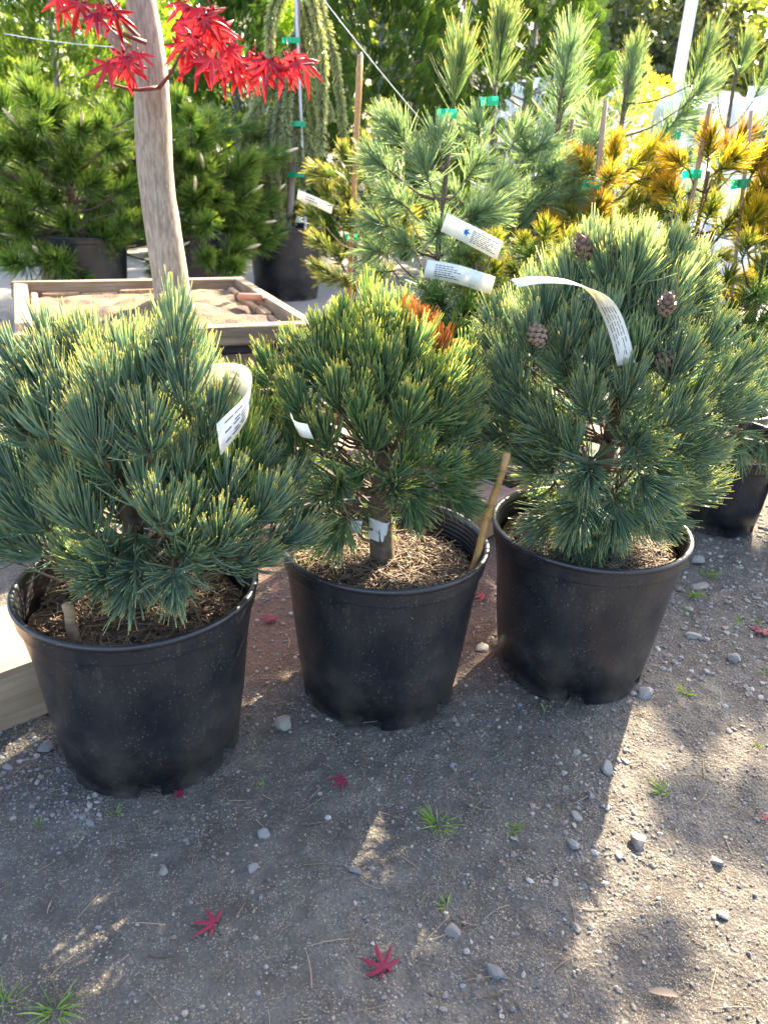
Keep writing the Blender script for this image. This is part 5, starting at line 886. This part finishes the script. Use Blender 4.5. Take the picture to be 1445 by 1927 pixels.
# ------------------------------------------------------------------ paper labels
def strip(path,width,twist,n=24):
    P=curve_pts(path,n); w=np.array(twist,float)
    if w.ndim==1: W=np.repeat(unit(w)[None],n,0)
    else:
        q=np.linspace(0,1,len(w)); W=unit(np.stack([np.interp(np.linspace(0,1,n),q,w[:,i]) for i in range(3)],1))
    return P,W*width/2
def place(P,W,s,v,off):
    """point at length fraction s, width fraction v (-1..1), lifted off the paper"""
    x=s*(len(P)-1); i=min(int(x),len(P)-2); f=x-i; p=P[i]*(1-f)+P[i+1]*f; w=W[i]*(1-f)+W[i+1]*f; n=unit(np.cross(P[i+1]-P[i],w)); return p+w*v+n*off
def label_tag(label,path,width,twist,prints=(),leaf=None,n=24,side=1):
    P,W=strip(path,width,twist,n); o=P.mean(0); th=.0004
    G=Geo(); nn=unit(np.cross(np.gradient(P,axis=0),W)); V=np.concatenate([np.stack([P-W+nn*th,P+W+nn*th],1).reshape(-1,3),np.stack([P-W-nn*th,P+W-nn*th],1).reshape(-1,3)])
    i=np.arange(n-1)*2; b=2*n; F=[np.stack([i,i+1,i+3,i+2],1),np.stack([b+i,b+i+2,b+i+3,b+i+1],1),np.stack([i,i+2,b+i+2,b+i],1),np.stack([i+1,b+i+1,b+i+3,i+3],1),np.array([[0,b,b+1,1],[2*n-2,2*n-1,b+2*n-1,b+2*n-2]])]
    G.add(V,F); root=thing('plant_label',label,'label',tuple(o),'paper plant labels'); link('paper',G.mesh('paper',off=o),M['paper'],root)
    lines=[p for p in prints if p[0]=='line']
    if lines:
        G=Geo()
        for (_,s0,s1,v,hh,sd) in lines:
            s=s0
            while s<s1:   # broken print: short words
                e=min(s1,s+random.uniform(.03,.07)); q=[place(P,W,a,v+d*hh,sd*.0011) for a,d in ((s,-1),(e,-1),(e,1),(s,1))]; G.add(q,np.array([[0,1,2,3]])); s=e+.012
        link('fine_print',G.mesh('fine_print',off=o,smooth=False),M['ink'],root)
    if leaf:
        s0,v0,sz,sd=leaf; L_=np.linalg.norm(np.diff(P,axis=0),axis=1).sum(); c=[(s0,v0)]
        for k in range(14):
            r=(1 if k%2==0 else .45)*sz*(.7+.3*math.cos(k*math.pi/7)); a=k*math.pi/7; c.append((s0+r*math.cos(a)/L_,v0+r*math.sin(a)/(width/2)))
        G=Geo(); G.add([place(P,W,a,b_,sd*.0011) for a,b_ in c],np.array([[0,1+k,1+(k+1)%14] for k in range(14)])); link('leaf_emblem',G.mesh('leaf_emblem',off=o,smooth=False),M['ink_blue'],root)
    for p in prints:
        if p[0]=='text':
            _,txt,s0,v0,size,sd,flip=p; cu_=bpy.data.curves.new('text','FONT'); cu_.body=txt; cu_.size=1; cu_.resolution_u=2; ob=bpy.data.objects.new('text',cu_); COL.objects.link(ob); dg=bpy.context.evaluated_depsgraph_get(); me=bpy.data.meshes.new_from_object(ob.evaluated_get(dg)); bpy.data.objects.remove(ob)
            L_=np.linalg.norm(np.diff(P,axis=0),axis=1).sum()
            for v in me.vertices:
                x,y=v.co.x*size*flip[0]/L_,v.co.y*size*flip[1]/(width/2); q=place(P,W,min(.999,max(0,s0+x)),v0+y,sd*.0011)-o; v.co=q
            me.materials.clear(); link('lettering',me,M['ink'],root)
    return root
ln=lambda s0,s1,n,v0,v1,sd,h=.035: [('line',s0,s1-.06*(k%3),v0+(v1-v0)*k/(n-1),h,sd) for k in range(n)]
label_tag('white curled label with a blue leaf emblem on the leftmost pine',TAG_LOOP,.046,[(.0,.05,1),(.0,.05,1),(.08,.05,1),(.1,.1,1),(.1,.15,1),(.12,.1,1),(-.10,.1,1)],
    ln(.80,.96,7,-.62,.62,-1,.05)+[('text','Comanche',.44,.05,.010,1,(-1,-1)),('text','Conifer',.42,-.45,.008,1,(-1,-1)),('text','Pinus',.44,.5,.012,1,(-1,-1))],(.735,.05,.012,-1))
label_tag('long white label arching over the right pine',TAG_ARCH,.030,[(.25,-1,-.25),(.2,-1,-.2),(.2,-1,-.1),(.6,-.8,.1),(.95,-.3,.25),(1,-.1,.25),(1,-.1,.3)],ln(.60,.94,5,-.6,.6,1,.035)+ln(.60,.94,5,-.6,.6,-1,.035))
label_tag('white label with blue leaf emblem, upper of two on the tall pine',TAG_UPPER,.050,(.25,-.1,.95),ln(.56,.95,7,-.6,.55,1,.04)+ln(.56,.95,7,-.6,.55,-1,.04),(.45,.1,.016,1))
label_tag('white label torn at its end, lower of two on the tall pine',TAG_LOWER,.050,(.15,-.1,.97),ln(.15,.55,6,-.6,.6,1,.045)+ln(.15,.55,6,-.6,.6,-1,.045))
label_tag('white label hanging from the weeping spruce',TAG_SPRUCE,.055,(.2,-.1,.97),ln(.25,.6,2,-.2,.3,1,.12))
label_tag('small white torn label deep in the middle pine',TAG_FOLD,.030,(-.3,-.25,.9),())
label_tag('pale label tied to the trunk of the middle pine reading 2021',TAG_TRUNK,.028,(.12,-.1,1),[('text','2021 Pinus',.08,-.35,.0085,1,(1,1)),('text','2021 Pinus',.92,-.35,.0085,-1,(-1,1))])
# white sleeve round the trunk of the middle pine
G=Geo(); a=np.linspace(0,2*math.pi,25); V=[]
for t in a:
    for z in (0,.045): V.append((math.cos(t)*.0225+.006*math.sin(3*t)*.3,math.sin(t)*.0225,z+.004*math.sin(2*t)))
G.add(V,np.array([[2*k,2*k+2,2*k+3,2*k+1] for k in range(24)])); tag(link('trunk_band',G.mesh('trunk_band'),M['paper'],loc=(-.006,1.379,.352)),'white band wrapped round the trunk of the middle pine','band')
# ------------------------------------------------------------------ small things on the ground
import bmesh
def rock_mesh(seed,sub=2):
    b=bmesh.new(); bmesh.ops.create_icosphere(b,subdivisions=sub,radius=1); rng=random.Random(seed); ps=[Vector((rng.gauss(0,1),rng.gauss(0,1),rng.gauss(0,1))).normalized() for k in range(9)]; hs=[rng.uniform(.42,.78) for k in ps]
    sc=(rng.uniform(.8,1.3),rng.uniform(.7,1.0),rng.uniform(.45,.7))
    for v in b.verts:
        for p,h in zip(ps,hs):      # knock flat facets off the pebble
            d=v.co.dot(p)-h
            if d>0: v.co-=p*d*.97
        v.co=Vector((v.co.x*sc[0],v.co.y*sc[1],v.co.z*sc[2]))
    me=bpy.data.meshes.new('stone'); b.to_mesh(me); b.free(); return me
STONES=[(-.619,1.127,.018,'pale round stone against the left side of the leftmost pot'),(-.668,1.073,.011,'small pale stone at the left edge below the wooden crate'),(-.181,1.218,.025,'grey oval stone on edge between the left and middle pots'),(-.179,.949,.016,'blue grey angular stone in front of the leftmost pot'),(-.185,.877,.010,'small pale cube of stone below the blue grey angular stone'),(-.327,.871,.010,'small cream stone on bare dirt at lower left'),(-.019,.881,.011,'flat blue grey pebble below the dark red curled leaf'),(.15,1.13,.011,'small whitish pebble in front of the middle pot'),(.449,1.139,.020,'flat pale stone at the edge of the sunlit patch'),(.459,.969,.027,'large flat grey stone half buried beside the sunny corner'),(.582,.938,.015,'cream stone casting a shadow in the sunny corner'),(.591,1.377,.023,'dark grey stone at the right foot of the right pot'),(.561,1.373,.010,'small white stone touching the right foot of the right pot'),(.883,1.863,.029,'pale boulder like stone ringed by grass at right'),(.842,1.517,.021,'brownish flat stone in the stony ground at right'),(.248,1.528,.023,'reddish stone between the middle and right pots'),(.129,.783,.014,'grey stone below the small grass tuft at lower centre'),(.184,.722,.012,'grey stone near the lower edge right of the red leaf'),(.488,1.165,.010,'small pale pebble at the tip of the sunlit patch'),
 (.162,1.262,.013,'grey white stone at the right foot of the middle pot'),(.365,1.02,.014,'blue grey stone in the loose row right of centre'),(.40,1.065,.011,'pinkish pebble in the loose row right of centre'),(.345,.955,.015,'broken grey stone at the lower end of the loose row'),(.62,.80,.012,'white pebble in the sunlit lower right corner'),(.55,.83,.010,'dark pebble in the sunlit lower right corner'),(.78,1.62,.022,'grey stone behind the brownish flat stone'),(.93,2.02,.026,'grey stone beside the right edge pot')]
ROCK=[rock_mesh(k) for k in range(12)]
for m_ in ROCK: m_.materials.append(M['bigstone'])
for k,(x,y,r,lab) in enumerate(STONES):
    o=link('stone',ROCK[k%12],None,loc=(x,y,float(gz(x,y))+r*.14),rot=(random.uniform(-.25,.25),random.uniform(-.25,.25),random.random()*6),scale=r); tag(o,lab,'stone','larger loose stones')
# gravel: too many to count
PR=[rock_mesh(100+k,1) for k in range(10)]; PV=[np.array([v.co[:] for v in m_.vertices]) for m_ in PR]; PF=[np.array([list(p.vertices) for p in m_.polygons]) for m_ in PR]
pots_xy=[(-.428,1.174,.168),(.004,1.379,.168),(.442,1.491,.168)]
G=Geo(); cnt=0
def scatter(n,xr,yr,smin,smax,dens,rr=None):
    x=RNG.uniform(*xr,n); y=RNG.uniform(*yr,n); keep=RNG.random(n)<np.clip(dens(x,y),0,1)
    for a,b,c in pots_xy: keep&=((x-a)**2+(y-b)**2>c*c)
    x,y=x[keep],y[keep]; n=len(x); s=smin*(smax/smin)**(RNG.random(n)**2.6); a=RNG.random(n)*6.283; jj=RNG.integers(0,10,n); z=gz(x,y)+.0008+s*RNG.uniform(-.25,.22,n); col=RNG.random(n) if rr is None else RNG.choice(rr,n)
    for j in range(10):
        m=jj==j; c,sn=np.cos(a[m])[:,None],np.sin(a[m])[:,None]; P=PV[j]; k=m.sum()
        V=np.stack([(P[None,:,0]*c-P[None,:,1]*sn)*s[m][:,None]+x[m][:,None],(P[None,:,0]*sn+P[None,:,1]*c)*s[m][:,None]+y[m][:,None],P[None,:,2]*s[m][:,None]+z[m][:,None]],-1).reshape(-1,3)
        F=(np.arange(k)*len(P))[:,None,None]+PF[j][None]; G.add(V,F.reshape(-1,3),0,np.repeat(col[m],len(P)))
cl=lambda x,y: .25+.75*vnoise(x,y,3.3,8)**1.5
scatter(15000,(-.75,.95),(.5,1.9),.0011,.0042,cl)
scatter(6200,(-.75,.95),(.5,1.9),.0022,.0072,cl)
scatter(700,(.2,.62),(.72,1.25),.003,.010,lambda x,y: np.maximum(0,1-np.abs((x-.38-.1*(y-1)))/.16)*.8)
scatter(6500,(.5,1.35),(1.25,2.6),.002,.013,lambda x,y: .25+.75*np.clip((y-1.3)/.4,0,1))
scatter(1400,(-.75,-.45),(.95,1.2),.002,.010,lambda x,y:.7+0*x)
scatter(9000,(-.75,1.1),(.5,1.9),.0012,.0055,lambda x,y:.25+.75*vnoise(x,y,5,12),[.0,.01,.02,.05,.8,.78,.1])
scatter(3000,(-.42,.36),(1.2,2.1),.0015,.009,lambda x,y:.8+0*x,[.8,.82,.97,1,.1,.05])
gv=link('gravel',G.mesh('gravel',smooth=False),M['stone']); tag(gv,'loose small gravel and grit over the dirt','gravel',kind='stuff')
# fallen twigs and dry needles
n=420; base=np.stack([RNG.uniform(-.7,.9,n),RNG.uniform(.55,1.7,n),np.zeros(n)],-1); base[:,2]=gz(base[:,0],base[:,1])+.003; h=RNG.random(n)*6.283
V,F,T,st=strands(base,np.stack([np.cos(h),np.sin(h),RNG.normal(0,.04,n)],-1),RNG.uniform(.012,.06,n),np.stack([RNG.normal(0,.4,n),RNG.normal(0,.4,n),np.full(n,-.03)],-1),RNG.uniform(.0009,.002,n),3,3,.6)
G=Geo(); G.add(V,F,T,np.repeat(RNG.random(n),st)); tag(link('dry_needles',G.mesh('dry_needles'),M['litter']),'scattered dry needles and bits of twig on the dirt','litter',kind='stuff')
FL=[leaf_mesh(200+k,droop=.06,fold=.25,n=7 if k!=0 else 5) for k in range(4)]
for m_ in FL: m_.materials.append(M['fallen'])
for k,(x,y,s,rz_,lab) in enumerate([(-.222,.772,.040,1.35,'crimson fallen leaf with a few lobes at lower left'),(.028,.714,.042,.4,'crimson fallen maple leaf lying near the bottom centre'),(-.055,1.067,.030,2.4,'dark red curled leaf in front of the gap between left and middle pots'),(-.265,1.595,.034,.3,'small red leaf on the reddish soil behind the left pot'),(.274,1.762,.042,1.9,'red leaf between the middle and right pots'),(.951,1.633,.050,-.8,'dark crimson leaf at the right edge'),(-.336,1.024,.022,2.0,'red leaf scrap under the foot of the leftmost pot'),(.705,1.032,.016,.2,'pink leaf scrap at the right edge below the sunny patch')]):
    o=link('fallen_leaf',FL[k%4],None,loc=(x,y,float(gz(x,y))+.009),rot=(random.uniform(-.15,.15),random.uniform(-.15,.15),rz_),scale=s); tag(o,lab,'leaf','fallen leaves on the dirt')
# brown dry leaf at lower right
G=Geo(); V=[];F=[]
for k in range(7):
    t=k/6; w=.010*math.sin(math.pi*min(.97,t+.04))**.6
    for sd in (-1,0,1): V.append((.07*t-.035,sd*w,.004*abs(sd)+.006*math.sin(t*3)))
for k in range(6): F+=[[3*k,3*k+3,3*k+4,3*k+1],[3*k+1,3*k+4,3*k+5,3*k+2]]
G.add(V,np.array(F)); tag(link('fallen_leaf',G.mesh('fallen_leaf'),M['litter'],loc=(.42,.70,.0005),rot=(0,.0,-.15),scale=.62),'narrow tan dry leaf at the lower right','leaf','fallen leaves on the dirt')
def grass(x,y,r,lab,nb):
    n=nb; a=RNG.normal(random.random()*6.283,1.5,n); q=RNG.random(n)*r*.35; base=np.stack([q*np.cos(a),q*np.sin(a),np.full(n,-.003)],-1); lean=RNG.uniform(.3,1.3,n)
    d=unit(np.stack([np.cos(a)*lean,np.sin(a)*lean,np.ones(n)],-1)); b=np.stack([np.cos(a)*.9,np.sin(a)*.9,RNG.uniform(-.9,.1,n)],-1)
    V,F,T,st=strands(base,d,r*RNG.uniform(.35,1.3,n),b,np.full(n,.0022),4,2,.1); G=Geo(); G.add(V,F,T,np.repeat(RNG.random(n),st))
    tag(link('grass_tuft',G.mesh('grass_tuft'),M['grass'],loc=(x,y,float(gz(x,y)))),lab,'grass','grass tufts in the dirt')
for x,y,r,lab,nb in [(.118,.989,.040,'largest grass tuft, right of centre on the shaded dirt',46),(.244,.982,.022,'small grass tuft just right of the largest one',22),(.123,.823,.020,'leafy grass tuft above the grey stone at lower centre',24),(.541,1.091,.028,'grass tuft between the two sunlit patches',34),(-.195,1.061,.014,'tiny grass sprig right of the leftmost pot',12),(-.555,.945,.018,'sparse grass sprig at the left below the crate',12),(-.439,.973,.020,'grass sprig directly in front of the leftmost pot',14),(-.406,.643,.040,'grass tuft at the bottom left corner',36),(-.475,.647,.032,'grass tuft cut by the left edge at the bottom',28),(.842,1.817,.035,'green grass tuft right of the right pot near the pale stone',40),(.931,1.942,.035,'grass tuft by the foot of the right edge pot',34),(.928,1.692,.022,'grass tuft beside the crimson leaf at right',20),(.684,1.393,.023,'grass tuft right of the dark grey stone',26),(.358,1.307,.019,'thin grass sprig in front of the right pot',14),(.969,1.708,.022,'grass tuft cut by the right edge above the crimson leaf',18),(.89,1.465,.019,'grass tuft at the right edge below the brownish stone',16),(.768,1.228,.015,'yellowish grass sprig at the right edge in the sun',14),(.80,1.72,.018,'small grass tuft between gravel right of the pot',18),(-.306,1.731,.021,'small grass patch on the reddish soil behind the left pot',16)]:
    grass(x,y,r,lab,nb)
bpy.context.view_layer.update()
